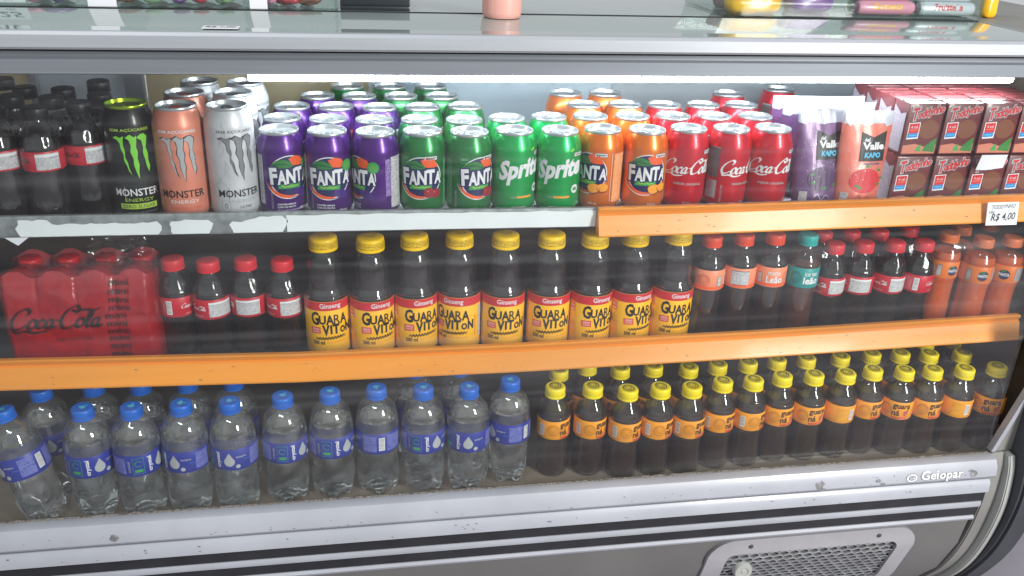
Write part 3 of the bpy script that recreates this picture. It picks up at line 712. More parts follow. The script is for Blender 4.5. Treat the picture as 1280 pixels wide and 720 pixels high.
# purple
P = Print(); fanta_logo(P)
for cx, r in ((.012, .006), (.018, .0065), (.0225, .0055), (.0165, .0052)): P.ellipse(cx, .0605-.026 + (cx*37 % .004), r, r, 'ink_grape', 4)
P.ellipse(deg(48), .077, .0082, .0082, 'ink_leaf', 9)
for k in range(3): P.text(('Sabor', 'melhorado', 'e natural')[k], deg(48), .080 - k*.0028, .0016, 'ink_palegreen', 10)
P.text('CONTÉM APENAS', -.006, .0205, .0030, 'ink_white', 1, w=.026, bold=.02).text('5,50% DE FRUTA', -.006, .0160, .0030, 'ink_white', 1, w=.026, bold=.02)
P.rect(.002, .0115, .042, .0022, 'print_purple', 1); P.text('RECICLE-ME', deg(-45), .026, .0030, 'ink_silver', 1, rot=PI/2, w=.024).text('350 ml', deg(33), .0125, .0032, 'ink_white', 1, bold=.01)
fine_block(P, -86, -66, .018, .090, 'print_white'); fine_block(P, 78, 92, .034, .088, 'print_purple'); fine_block(P, 93, 135, .016, .090, 'print_white')
can('purple', 'soda_can', 'soda can', 'purple soda cans', .1215, 'purple_can', 'can_silver', 'can_silver', P)
# dark green
P = Print(); fanta_logo(P)
for cx, cz, r in ((.012, .0385, .0080), (.0215, .0370, .0072)):
    P.ellipse(cx, cz, r, r*.95, 'ink_cherry', 10); P.ellipse(cx-.002, cz+.0022, .0014, .001, 'ink_palered', 11)
badge(P, deg(26), .0885); P.arc(deg(-40), .088, .0065, .0008, 0, 2*PI, 'ink_leaf', 1); P.rect(deg(-40), .088, .009, .004, 'print_green', 1)
P.text('350 ml', deg(-33), .0135, .0034, 'ink_silver', 1); P.text('RECICLE-ME', deg(-62), .028, .0030, 'ink_silver', 1, rot=PI/2, w=.024)
fine_block(P, 66, 110, .016, .085, 'print_green'); fine_block(P, -110, -74, .018, .085, 'print_green')
can('green', 'soda_can', 'soda can', 'dark green soda cans', .1215, 'green_can', 'can_silver', 'can_silver', P)
# orange
P = Print(); fanta_logo(P)
for cx, cz, r in ((.013, .0385, .0095), (.026, .0400, .0085)):
    P.ellipse(cx, cz, r, r*.72, 'ink_fruit', 10); P.arc(cx, cz, r*.95, .0008, PI, 2*PI, 'ink_brown', 11)
    for k in range(5): P.stroke([(cx, cz), (cx + r*.8*math.cos(PI+PI*k/4), cz + r*.55*math.sin(PI+PI*k/4))], .0004, 'ink_gold', 11, sub=1)
badge(P, deg(36), .0885); P.text('350 ml', deg(20), .0145, .0034, 'ink_white', 1)
fine_block(P, 72, 112, .016, .090, 'print_orange'); P.rect(deg(66), .055, .0006, .075, 'ink_white', 1)
can('orange', 'soda_can', 'soda can', 'orange soda cans', .1215, 'orange_can', 'can_silver', 'can_silver', P)
# bright green
P = Print(); P.text('Sprite', .000, .068, .037, 'ink_white', 2, bold=.045, w=.072, shear=.30, rot=.14)
P.poly([(.012, .0975), (.017, .102), (.021, .099), (.0155, .0955)], 'ink_lime', 2)
badge(P, deg(52), .0915); P.ellipse(deg(44), .0395, .0066, .0066, 'ink_white', 1); P.rect(deg(44), .0395, .008, .005, 'print_green', 2)
P.rect(.004, .0285, .024, .003, 'print_yellow', 1); P.text('sabor', -.0125, .0285, .0030, 'ink_silver', 1)
for k in range(30):
    rx = random.Random(k); P.rect(rx.uniform(-.02, .02), rx.uniform(.034, .05), rx.uniform(.002, .005), .0004, 'ink_leaf', 1)
P.rect(-.004, .0135, .022, .0016, 'ink_silver', 1); P.rect(deg(55), .0165, .012, .006, 'print_green', 1); fine_block(P, 80, 130, .016, .09, 'print_green')
can('lime', 'soda_can', 'soda can', 'bright green soda cans', .1215, 'lime_can', 'can_silver', 'can_silver', P)
# red
P = Print(); cola_script(P, .002, .066, .084, 'ink_white', 2)
P.text('SABOR ORIGINAL', .004, .0425, .0036, 'ink_silver', 1, w=.044, bold=.015, rot=-.02); badge(P, deg(62), .0905)
P.text('350 ml', .004, .0135, .0030, 'ink_silver', 1); P.text('RECICLE-ME', deg(-58), .027, .0030, 'ink_silver', 1, rot=PI/2, w=.026)
fine_block(P, -104, -72, .050, .095, 'print_card'); P.rect((deg(-104)+deg(-72))/2, .0955, deg(32), .003, 'ink_silver', 1); fine_block(P, -104, -72, .018, .046, 'print_grey'); fine_block(P, 84, 120, .016, .09, 'print_red')
can('red', 'soda_can', 'soda can', 'red soda cans', .1215, 'red_can', 'can_silver', 'can_silver', P)
# tall energy cans
def energy(kind, bodym, lidm, tabm, claw, outline, name_ink, sub_ink, extra):
    P = Print(); claws(P, 0, .092, .045, .060, claw, outline)
    P.text('MONSTER', 0, .0415, .0105, name_ink, 2, w=.060, bold=.014); P.stroke([(-.0154, .0495), (-.0160, .0335)], .0012, name_ink, 3, sub=3)
    P.text('ENERGY', .002, .0305, .0048, sub_ink, 2, w=.038); P.text('SEM AÇÚCARES', 0, .1280, .0056, sub_ink if kind != 'white' else 'ink_grey', 2, w=.052, bold=.02)
    extra(P); P.rect(.004, .0128, .042, .0016, 'print_dark' if kind == 'black' else 'print_grey', 1)
    can(kind, 'energy_drink_can', 'energy drink can', 'tall energy drink cans', .1585, bodym, lidm, tabm, P)
def ex(P):
    P.rect(0, .0215, .050, .0078, 'ink_palegreen', 1); P.text('ZERO SUGAR', 0, .0215, .0046, 'ink_black', 3, w=.044)
    for i in range(9):
        for k in range(22): P.ellipse(-.026 + k*.0024 + (i % 2)*.0012, .0495 + i*.0021, .00045*(1-i*.07), .00035, 'ink_grey', 1, n=6)
energy('black', 'black_can', 'can_lime', 'can_lime', 'ink_lime', None, 'ink_white', 'ink_palegreen', ex)
def ex(P):
    P.text('ULTRA PEACHY KEEN', .002, .0215, .0032, 'ink_palered', 2, w=.040)
    rx = random.Random(4)
    for k in range(70): P.ellipse(rx.gauss(.030, .006) if k % 2 else rx.gauss(-.026, .006), rx.uniform(.03, .12), rx.uniform(.0004, .0010), rx.uniform(.0004, .0010), 'carton_silver', 1, n=6)
energy('peach', 'peach_can', 'can_silver', 'tab_red', 'ink_silver', 'ink_black', 'ink_black', 'ink_white', ex)
def ex(P):
    P.text('ULTRA', .006, .0215, .0036, 'ink_black', 2, w=.016)
    rx = random.Random(6)
    for k in range(9):
        x, z = rx.uniform(-.032, -.012), rx.uniform(.03, .12); P.stroke([(x + rx.uniform(-.006, .006), z + j*.006) for j in range(5)], .0005, 'ink_silver', 1, sub=4)
    P.stroke([(-.026, .0175), (-.016, .0175), (-.016, .030), (-.026, .030)], .0007, 'ink_silver', 1, sub=2, closed=True); P.text('0', -.021, .0237, .0080, 'ink_grey', 1)
energy('white', 'white_can', 'can_silver', 'tab_dark', 'ink_grey', 'ink_black', 'ink_black', 'ink_silver', ex)

# ================================================================== BOTTLES
def capmesh(r, h, m, ribs=52, ring=True):
    def md(rr, z, a): return (rr * (1 + (.012 if int(a / (2*PI) * ribs * 2) % 2 else -.006)) if .002 < z < h - .003 and rr > r*.9 else rr, z)
    pr = [(r*1.02, 0), (r*1.03, .0022), (r*.985, .0026), (r*.985, .0033), (r, .0036), (r, h-.0028), (r*.97, h-.0012), (r*.88, h), (r*.4, h)] if ring else [(r, 0), (r, .0036), (r, h-.0028), (r*.97, h-.0012), (r*.88, h), (r*.4, h)]
    return finish(lathe(pr, ribs*2, md), 'cap', m, sharp=40)
def bottle(kind, name, cat, group, prof, fill, liquid, pet, cap, label, P=None, capP=None, mod=None, n=48):
    pf = profile_fn(prof); parts = []
    zs = sorted(set([z for r, z in prof])); fine = []
    for z0, z1 in zip(zs, zs[1:]):
        k = max(1, int((z1-z0)/.0045)); fine += [z0 + (z1-z0)*i/k for i in range(k)]
    fine.append(zs[-1])
    crv = [(v.x, v.y) for v in catmull([(r, z, 0) for r, z in prof], 4)]
    body = finish(lathe(crv, n, mod, close_top=False), 'bottle', pet, sharp=70)
    lq = [(max(.002, r - .0011), max(z, .0012)) for r, z in crv if z < fill]
    lq.append((pf(fill) - .0011, fill))
    liq = finish(lathe(lq, n, mod), 'drink', liquid, sharp=50)
    r, h, z0, cmat = cap
    cme = capmesh(r, h, cmat)
    cme.transform(Matrix.Translation((0, 0, z0)))
    parts += [('bottle', body, None), ('drink', liq, None), ('cap', cme, None)]
    la, lb, lm = label
    Rl = max(pf(la), pf(lb)) + .0004
    parts.append(('label', finish(lathe([(Rl-.0002, la), (Rl, la+.0003), (Rl, lb-.0003), (Rl-.0002, lb)], 56, close_bottom=False, close_top=False), 'label', lm, sharp=60), None))
    if P: parts.append(('label_print', P.build('label_print', on_cyl(Rl)), 'label'))
    if capP: parts.append(('cap_print', capP.build('cap_print', lambda s, z, o: Vector((s, z, z0 + h + o)), step=0), 'cap'))
    KINDS[kind] = dict(name=name, cat=cat, group=group, parts=parts)
# small contour cola bottles
MINI = [(.017, .001), (.0225, 0), (.0250, .004), (.0258, .012), (.0256, .022), (.0240, .034), (.0236, .045), (.0248, .056), (.0258, .063), (.0258, .099), (.0252, .104), (.0225, .114), (.0182, .123), (.0138, .130), (.0120, .134), (.0118, .139)]
def flute(r, z, a): return (r * (1 + .018*math.cos(12*a) * max(0, min(1, (z-.106)/.01)) * max(0, min(1, (.13-z)/.01)) + .012*math.cos(12*a)*max(0, min(1, (.055-z)/.02))), z)
P = Print(); R_ = .0262
P.rect(.0215, .0805, .036, .0235, 'print_white', 1); P.rect(.0215, .0905, .036, .0028, 'ink_white', 2)
cola_script(P, -.0145, .0815, .028, 'ink_white', 2, swash=False); P.rect(-.0145, .0695, .016, .0024, 'print_red', 1)
P.rect(-.045, .0805, .0085, .022, 'ink_white', 1); P.rect(-.045, .081, .0068, .019, 'barcode', 2); P.rect(-.058, .0805, .014, .024, 'print_red', 1)
bottle('mini_cola', 'cola_bottle', 'cola bottle', 'small cola bottles with red caps', MINI, .112, 'cola', 'pet_fluted', (.0160, .0160, .1340, 'cap_red'), (.0652, .0958, 'label_red'), P, mod=flute, n=72)
ZERO = [(.017, .001), (.0225, 0), (.0250, .004), (.0260, .012), (.0260, .025), (.0245, .040), (.0242, .055), (.0254, .070), (.0260, .078), (.0260, .1055), (.0253, .111), (.0222, .123), (.0178, .132), (.0138, .139), (.0120, .144), (.0118, .149)]
P = Print(); P.rect(.017, .0915, .030, .0215, 'print_white', 1); P.rect(.017, .0995, .030, .003, 'ink_white', 2); cola_script(P, -.0165, .092, .023, 'ink_black', 2, swash=False); P.rect(-.045, .0915, .018, .020, 'print_red', 1)
bottle('zero_cola', 'cola_bottle', 'cola bottle', 'black-capped cola bottles', ZERO, .122, 'cola', 'pet_fluted', (.0156, .0160, .1435, 'cap_black'), (.0784, .1046, 'label_red'), P, mod=flute, n=72)
# half-litre ginseng drink
GV = [(.022, .001), (.030, 0), (.0323, .003), (.0328, .009), (.0328, .0962), (.0322, .1000), (.0292, .1055), (.0266, .1115), (.0271, .122), (.0270, .136), (.0258, .148), (.0234, .158), (.0198, .165), (.0174, .170), (.0172, .176)]
def ribs(r, z, a): return (r * (1 + .012*math.cos(14*a) * max(0, min(1, (z-.118)/.01)) * max(0, min(1, (.156-z)/.01))), z)
P = Print(); RG = .0332
P.rect(0, .0891, 2*PI*RG*.998, .0140, 'ink_red', 1)
P.text('Ginseng', .004, .0888, .0100, 'ink_white', 2, w=.031, bold=.012)
x = -.0260
for ch, w, h, dz in (('G', .0125, .0220, 0), ('U', .0105, .0148, -.002), ('A', .0118, .0160, -.0022), ('R', .0098, .0152, -.0022), ('A', .0118, .0160, -.0025)):
    P.text(ch, x + w/2, .0695 + dz, h, 'ink_black', 2, bold=.010 if ch == 'R' else .034, w=w); x += w*.98
x = -.0095
for ch, w, h, dz in (('V', .0110, .0172, 0), ('I', .0030, .0150, .0008), ('T', .0104, .0165, .0012), ('O', .0092, .0115, -.0015), ('N', .0100, .0150, .0005)):
    P.text(ch, x + w/2, .0505 + dz, h, 'ink_black', 2, bold=.05, w=w); x += w + .0007
P.stroke([(-.020 + k*.0022, .0365 + (.0017 if k % 2 else -.0017) + .00008*k) for k in range(22)], .0030, 'ink_black', 2, sub=1)
P.rect(-.0195, .0500, .0150, .0105, 'ink_red', 2, rot=.04); P.rect(-.0195, .0500, .0128, .0083, 'ink_palered', 3, rot=.04); P.text('ZERO', -.0195, .0522, .0030, 'ink_white', 4).text('AÇÚCAR', -.0195, .0480, .0026, 'ink_white', 4)
P.text('500 ml', -.0160, .0300, .0064, 'ink_black', 2, w=.018, bold=.02); P.rect(.012, .0300, .030, .0026, 'print_yellow', 1)
P.rect(-.0455, .0735, .0115, .0140, 'ink_palered', 1); P.text('SAC', -.0455, .0755, .0045, 'ink_white', 2); P.rect(-.0455, .0690, .009, .002, 'ink_white', 2)
P.rect(-.0455, .038, .014, .020, 'print_yellow', 1); P.rect(.041, .048, .004, .034, 'print_yellow', 1); P.rect(.0545, .052, .013, .052, 'print_white', 1)
cP = Print(); cP.text('VAL 21 08', 0, .003, .0035, 'ink_brown', 1, w=.018).text('L 0412', 0, -.003, .0035, 'ink_brown', 1, w=.013)
bottle('ginseng', 'ginseng_drink_bottle', 'drink bottle', 'yellow-labelled ginseng drink bottles', GV, .152, 'ginseng', 'pet', (.0202, .0195, .1685, 'cap_amber'), (.010, .0962, 'label_yellow'), P, cP, mod=ribs, n=70)
cw = Print(); cw.rect(0, 0, 2*PI*.0207*.998, .0100, 'print_cap', 1)
me = cw.build('cap_lettering', on_cyl(.0207), step=.002); me.transform(Matrix.Translation((0, 0, .1685 + .0095)))
KINDS['ginseng']['parts'].append(('cap_lettering', me, 'cap'))
# iced mate
LEAO = [(.017, .001), (.0225, 0), (.0248, .004), (.0256, .012), (.0255, .030), (.0244, .044), (.0243, .072), (.0254, .085), (.0258, .091), (.0258, .124), (.0252, .130), (.0220, .141), (.0170, .149), (.0134, .154), (.0120, .158), (.0118, .163)]
RL = .0262
P = Print(); P.text('matte', .002, .1145, .0070, 'ink_white', 2, w=.020, bold=.01).text('Leão', .003, .1040, .0120, 'ink_white', 2, w=.026, bold=.02)
P.rect(.0, .0945, 2*PI*RL*.998, .0050, 'ink_orange', 1); P.rect(-.0205, .105, .0075, .018, 'ink_grey', 1); P.rect(-.0205, .105, .006, .015, 'barcode', 2)
P.rect(.0235, .105, .010, .022, 'print_peach', 1); lion(P, -.046, .107, .0088, 'ink_palered'); P.rect(-.060, .106, .012, .018, 'print_peach', 1); P.rect(.050, .1075, .028, .0240, 'print_white', 1); P.rect(.050, .1195, .028, .0018, 'ink_grey', 2)
bottle('mate', 'iced_tea_bottle', 'iced tea bottle', 'orange-capped iced tea bottles', LEAO, .137, 'mate', 'pet', (.0155, .0162, .1580, 'cap_orange_red'), (.0905, .1240, 'label_peach'), P)
P = Print(); P.text('ice tea', .005, .1150, .0075, 'ink_white', 2, w=.021, bold=.01).text('leão', .006, .1035, .0125, 'ink_white', 2, w=.025, bold=.03)
P.rect(.006, .0955, .022, .0024, 'print_teal', 1); lion(P, -.019, .1075, .0085, 'ink_teal'); P.rect(-.045, .1075, .024, .026, 'print_teal', 1); P.rect(.040, .1075, .024, .026, 'print_teal', 1)
bottle('ice_tea', 'iced_tea_bottle', 'iced tea bottle', 'teal-capped iced tea bottle', LEAO, .137, 'ice_tea', 'pet', (.0155, .0162, .1580, 'cap_teal'), (.0905, .1240, 'label_teal'), P)
# guarana
GU = [(.017, .001), (.0225, 0), (.0246, .004), (.0252, .011), (.0250, .026), (.0238, .038), (.0237, .055), (.0248, .066), (.0253, .071), (.0253, .1035), (.0247, .109), (.0216, .120), (.0168, .128), (.0132, .133), (.0119, .137), (.0117, .143)]
P = Print(); lion(P, -.0055, .0875, .0086, 'ink_umber', .48)
P.text('guara', .0190, .0935, .0105, 'ink_black', 2, w=.0280, bold=.022).text('ná', .0110, .0833, .0108, 'ink_black', 2, w=.0120, bold=.022).text('leão', .0125, .0745, .0050, 'ink_red', 2, w=.0125, bold=.02)
P.rect(-.0245, .0865, .0082, .0195, 'ink_white', 1); P.rect(-.0245, .0865, .0066, .0165, 'barcode', 2); P.rect(-.040, .0868, .018, .024, 'print_yellow', 1)
for cx, cz in ((.0250, .0850), (.0285, .0830), (.0260, .0805), (.0295, .0868)): P.ellipse(cx, cz, .0026, .0026, 'ink_palered', 2); P.ellipse(cx, cz, .0011, .0011, 'ink_brown', 3)
P.stroke([(.0285, .0885), (.0300, .0905), (.0330, .0900)], .0012, 'ink_darkleaf', 2); P.rect(.0245, .0748, .013, .0042, 'ink_palered', 1); P.rect(.056, .0868, .030, .022, 'print_yellow', 1)
cP = Print(); lion(cP, 0, 0, .0086, 'ink_black')
bottle('guarana', 'guarana_bottle', 'guarana bottle', 'yellow-capped guarana bottles', GU, .117, 'guarana', 'pet', (.0156, .0160, .1375, 'cap_yellow'), (.0710, .1030, 'label_orange'), P, cP)
# orange soda bottles
FB = [(r, z*.935) for r, z in LEAO[:-3]] + [(.0134, .1435), (.0120, .146), (.0118, .150)]
P = Print(); P.rect(-.012, .0985, .0082, .020, 'ink_grey', 1); P.rect(-.012, .0985, .0066, .017, 'barcode', 2); P.ellipse(.0105, .0990, .0088, .0088, 'ink_navy', 1); P.text('FANTA', .0105, .0990, .0055, 'ink_white', 2, w=.0165, bold=.04)
P.ellipse(.0085, .1055, .004, .0022, 'ink_darkleaf', 3); P.rect(.040, .0995, .024, .022, 'print_grey', 1); P.rect(-.040, .0995, .024, .022, 'print_orange', 1)
bottle('orange_bottle', 'orange_soda_bottle', 'orange soda bottle', 'orange soda bottles in clear film', FB, .128, 'orange_soda', 'pet', (.0156, .0145, .1440, 'cap_orange'), (.0850, .1145, 'label_fanta'), P)
# water
WA = [(.012, .006), (.020, .0015), (.0262, 0), (.0298, .006), (.0318, .018), (.0322, .034), (.0312, .050), (.0313, .064), (.0322, .074), (.0325, .077), (.0325, .112), (.0322, .120), (.0308, .131), (.0276, .142), (.0222, .150), (.0162, .1555), (.0128, .159), (.0120, .165)]
def petal(r, z, a):
    k = max(0, 1 - z/.036); c = .5 + .5*math.cos(5*a)
    rr = r * (1 - .17*k*(1-c)) * (1 + .010*math.cos(10*a + z*60)*max(0, min(1, (.074-z)/.02)))
    return (rr, z + .007*k*(1-c)*(1 if r > .013 else 0))
P = Print(); RW = .0329
def drop(cx, cz, h, m, l): P.poly([(cx, cz+h*.6)] + [(cx + h*.36*math.sin(a), cz - h*.1 - h*.36*math.cos(a)) for a in [1.95 - k*.39 for k in range(11)]][::1], m, l)
drop(-.0125, .0940, .021, 'ink_silver', 1); P.ellipse(-.0010, .0838, .0032, .0032, 'ink_silver', 1)
P.text('sempre', .004, .0985, .0034, 'ink_silver', 1, w=.014, bold=.02).text('leve', .012, .0935, .0030, 'ink_blue', 1)
P.rect(.0275, .0945, .021, .026, 'print_navy', 1); P.text('crystal', -.0280, .0945, .0075, 'ink_white', 1, w=.025, rot=PI/2, bold=.03)
P.rect(-.044, .0945, .015, .026, 'ink_leaf', 1); P.rect(-.044, .0945, .0138, .0248, 'label_navy', 2); P.arc(-.044, .0985, .0045, .0010, .3, 5.6, 'ink_leaf', 3); P.rect(-.044, .087, .010, .0045, 'ink_leaf', 3)
P.text('crystal', -.0565, .0940, .0055, 'ink_silver', 1, w=.018, rot=PI/2); P.rect(-.0735, .0945, .024, .026, 'print_navy', 1); P.rect(.046, .0945, .009, .022, 'ink_white', 1); P.rect(.046, .0945, .0075, .019, 'barcode', 2); P.rect(.066, .0945, .024, .026, 'print_navy', 1)
cP = Print(); cP.poly([(0, .006)] + [(.0040*math.sin(a), -.001 - .0042*math.cos(a)) for a in [1.9 - k*.38 for k in range(11)]], 'ink_sky', 1); cP.ellipse(.0065, -.002, .0016, .0016, 'ink_sky', 1)
bottle('water', 'water_bottle', 'water bottle', 'water bottles with blue caps', WA, .1265, 'water', 'pet_water', (.0150, .0155, .1585, 'cap_blue'), (.0772, .1118, 'label_navy'), P, cP, mod=petal, n=60)
for i, (pn, me, par) in enumerate(KINDS['water']['parts']):
    if pn == 'drink': KINDS['water']['parts'][i] = (pn, me, par)

# ================================================================== CARTONS, POUCHES
CW, CD, CH = .0600, .0405, .0820
def carton():
    b = bmesh.new(); box(b, -CW/2, CW/2, 0, CD, 0, CH-.0015, bev=.0016)
    bodym = finish(b, 'box', 'carton_brown', sharp=50)
    b = bmesh.new(); box(b, -CW/2+.001, CW/2-.001, CD*.42, CD*.58, CH-.0017, CH-.0003, bev=.0004)
    seam = finish(b, 'top_seam', 'carton_top')
    b = bmesh.new()
    for s in (-1, 1):
        x = s * (CW/2 + .0006)
        v = [b.verts.new(c) for c in ((s*CW/2, .003, CH-.003), (s*CW/2, CD-.003, CH-.003), (x, CD/2, CH-.020))]
        b.faces.new(v if s > 0 else v[::-1])
        v2 = [b.verts.new((q.co.x - s*.0005, q.co.y, q.co.z)) for q in v]; b.faces.new(v2[::-1] if s > 0 else v2)
    flap = finish(b, 'folded_flap', 'carton_brown', smooth=False)
    P = Print()
    P.poly([(-CW/2+.002, .002), (CW/2-.002, .002), (CW/2-.002, .017), (.010, .0125), (-.008, .0175), (-CW/2+.002, .0150)], 'carton_peach', 0)
    P.poly([(.006, .006), (.027, .004), (.027, .027), (.018, .021), (.010, .014)], 'ink_darkleaf', 1); P.poly([(-.006, .006), (.004, .005), (.002, .017), (-.004, .012)], 'ink_leaf', 1)
    x = -.0225
    for ch, w, h, dz in (('T', .0085, .0165, 0), ('o', .0054, .0078, -.0022), ('d', .0056, .0120, .0014), ('d', .0056, .0120, .0030), ('y', .0056, .0105, .0010), ('n', .0054, .0076, .0046), ('h', .0054, .0118, .0076), ('o', .0054, .0076, .0064)):
        P.text(ch, x + w*.58, .0640 + dz, h*1.36, 'ink_silver', 2, bold=.10, w=w*1.75, shear=.2, rot=.16)
        P.text(ch, x + w*.58, .0640 + dz, h*1.15, 'ink_red', 4, bold=.03, w=w*1.15, shear=.2, rot=.16); x += w*1.10
    P.rect(-.0155, .0380, .0195, .0255, 'ink_white', 2, rot=.06, skew=.05); P.rect(-.0155, .0420, .0170, .0150, 'ink_red', 3, rot=.06, skew=.05); P.rect(-.0160, .0310, .0170, .0070, 'ink_blue', 3, rot=.06, skew=.05)
    P.text('4 cal.', -.0150, .0440, .0040, 'ink_white', 4, rot=.06); P.rect(-.0155, .0395, .013, .0022, 'ink_palered', 4, rot=.06); P.rect(-.016, .031, .012, .002, 'ink_sky', 4, rot=.06)
    P.ellipse(.010, .040, .0165, .0150, 'candy_brown', 1)
    fr = P.build('front_print', lambda s, z, o: Vector((s, -o, z)), step=0)
    Q = Print(); Q.poly([(-CD/2+.004, .004), (CD/2-.004, .004), (CD/2-.004, CH-.016), (.004, CH-.021), (-CD/2+.004, CH-.010)], 'print_silver', 1)
    sd = Q.build('side_print', lambda s, z, o: Vector((-CW/2 - .0006 - o, CD/2 - s, z)), step=0)
    KINDS['carton'] = dict(name='chocolate_milk_carton', cat='milk carton', group='brown chocolate milk cartons', parts=[('box', bodym, None), ('top_seam', seam, None), ('folded_flap', flap, None), ('front_print', fr, 'box'), ('side_print', sd, 'box')])
carton()
PW, PH = .083, .150
def pouch(kind, bodym, fruit, ink, seed):
    nu, nv = 18, 24
    def hw(v): return PW/2 * (.90 + .10*min(1, v*1.6)) * (1 if v > .03 else .96)
    def th(v): return .019 * (1 - v)**.75 * min(1, .55 + v*6)
    def surf(u, v, side):
        x = u * hw(v); y = th(v) * max(0, (1 - u*u))**.6
        w = .0012 * noise.noise((u*3 + seed, v*5, side)) * (1 - abs(u))
        return Vector((x, side * (y + w + .0003), v*PH))
    b = bmesh.new(); G = []
    for side in (-1, 1):
        G.append([[b.verts.new(surf(-1 + 2*i/nu, j/nv, side)) for i in range(nu+1)] for j in range(nv+1)])
    for gi, g in enumerate(G):
        for j in range(nv):
            for i in range(nu):
                q = (g[j][i], g[j][i+1], g[j+1][i+1], g[j+1][i]); b.faces.new(q if gi == 0 else q[::-1]).material_index = 1 if j >= nv - 3 else 0
    A, B = G
    rim = [A[0][i] for i in range(nu+1)]; rim2 = [B[0][i] for i in range(nu+1)]
    for i in range(nu): b.faces.new((rim[i], rim2[i], rim2[i+1], rim[i+1]))
    for g0, g1, i in ((A, B, 0), (B, A, nu)):
        for j in range(nv): b.faces.new((g0[j][i], g0[j+1][i], g1[j+1][i], g1[j][i]))
    for i in range(nu): b.faces.new((A[nv][i], A[nv][i+1], B[nv][i+1], B[nv][i]))
    bodyme = finish(b, 'pouch', [bodym, 'pouch_white'], sharp=60)
    def fn(s, z, o):
        v = max(0, min(1, z / PH)); u = max(-1, min(1, s / hw(v))); q = surf(u, v, -1); return Vector((s, q.y - .0002 - o, z))
    P = Print(); rx = random.Random(seed)
    top = [(-.040 + k*.005, .1315 + rx.uniform(-.0030, .0030) - .003*math.sin(k)) for k in range(17)]
    P.poly([(-.040, .1475)] + top + [(.040, .1475)], 'pouch_white', 0)
    P.poly([(-.010, .074), (.032, .074), (.032, .120), (.011, .1105), (-.010, .119)], 'ink_black', 2)
    P.text('del', -.0005, .1070, .0062, 'ink_white', 3, w=.0085, bold=.03).text('Valle', .0112, .0975, .0115, 'ink_white', 3, w=.0365, bold=.045).text('KAPO', .0115, .0835, .0085, 'ink_sky', 3, w=.027, bold=.05)
    P.rect(.012, .0700, .026, .0024, 'pouch_plum', 2); P.text('Sabor Uva' if kind == 'pouch_purple' else 'Sabor Morango', .012, .0700, .0020, 'ink_silver', 3)
    P.ellipse(.004, .044, .026, .019, fruit, 1)
    for k in range(6):
        a = rx.uniform(0, 6.28); x, z = .004 + .024*math.cos(a), .048 + .018*math.sin(a)
        P.poly([(x, z), (x + .004, z + .003), (x + .0095, z + rx.uniform(-.002, .003)), (x + .004, z - .002)], 'ink_darkleaf', 2)
    for k in range(40): P.ellipse(rx.uniform(-.034, .034), rx.uniform(.03, .112), rx.uniform(.0003, .0009), rx.uniform(.0003, .0009), 'pouch_white', 1, n=6)
    P.rect(-.026, .0175, .0115, .016, 'print_grey', 2); P.stroke([(-.012, .014), (-.004, .022), (.002, .012), (.010, .020), (.018, .013)], .0009, ink, 2, sub=3)
    pr = P.build('printed_front', fn, step=.004, lift=.0002, base=.0004)
    KINDS[kind] = dict(name='juice_pouch', cat='juice pouch', group='juice pouches', parts=[('pouch', bodyme, None), ('printed_front', pr, 'pouch')])
pouch('pouch_purple', 'pouch_purple', 'pouch_plum', 'pouch_white', 3); pouch('pouch_red', 'pouch_red', 'ink_red', 'ink_cherry', 8)
# ================================================================== GOODS ON THE TOP SHELF
Z1, Z2, Z3 = HC + S1, HC + S2, HC + FL
rnd = random.Random(21)
ROW = ['front', 'second', 'third', 'fourth', 'back']
def jitter(): return rnd.uniform(-2.6, 2.6)
zero = [((-.4686, 1.2434), 0, 'front row, far from the lime-topped energy can'), ((-.4151, 1.2395), -8, 'front row, one bottle away from the lime-topped energy can'), ((-.3691, 1.2670), 10, 'front row, touching the lime-topped energy can'),
        ((-.4650, 1.3068), 30, 'second row, far from the lime-topped energy can'), ((-.4119, 1.2993), 60, 'second row, in the middle of its row'), ((-.3545, 1.3187), -40, 'second row, behind the lime-topped energy can'),
        ((-.5117, 1.4185), 90, 'back row, farthest from the energy cans'), ((-.4642, 1.3604), 20, 'third row, against the pale door strip'), ((-.4111, 1.3534), 140, 'third row, middle of the grey door'), ((-.3761, 1.4034), 10, 'back row, in front of the aluminium door post')]
for (x, y), a, s in zero: place('zero_cola', 'black-capped cola bottle, ' + s, x, y, Z1, math.radians(a))
place('black', 'tall black energy can with lime lid and green claw mark', -.3089, 1.2671, Z1, math.radians(12))
place('peach', 'tall peach energy can at the shelf front with dark claw mark', -.2431, 1.2558, Z1, math.radians(5))
place('peach', 'tall peach energy can standing behind the other peach can', -.2441, 1.3331, Z1, math.radians(40))
place('white', 'tall white energy can at the shelf front beside the purple cans', -.1763, 1.2547, Z1, math.radians(22))
place('white', 'tall white energy can directly behind the front white one', -.1773, 1.3335, Z1, math.radians(60))
place('white', 'tall white energy can in back, behind the peach cans', -.2344, 1.4103, Z1, math.radians(100))
place('white', 'tall white energy can in back, nearest the purple cans', -.1677, 1.4053, Z1, math.radians(50))
def grid(kind, what, pts):
    for (x, y), a, row, col in pts: place(kind, f'{what} in the {row} row, {col}', x, y, Z1, math.radians(a))
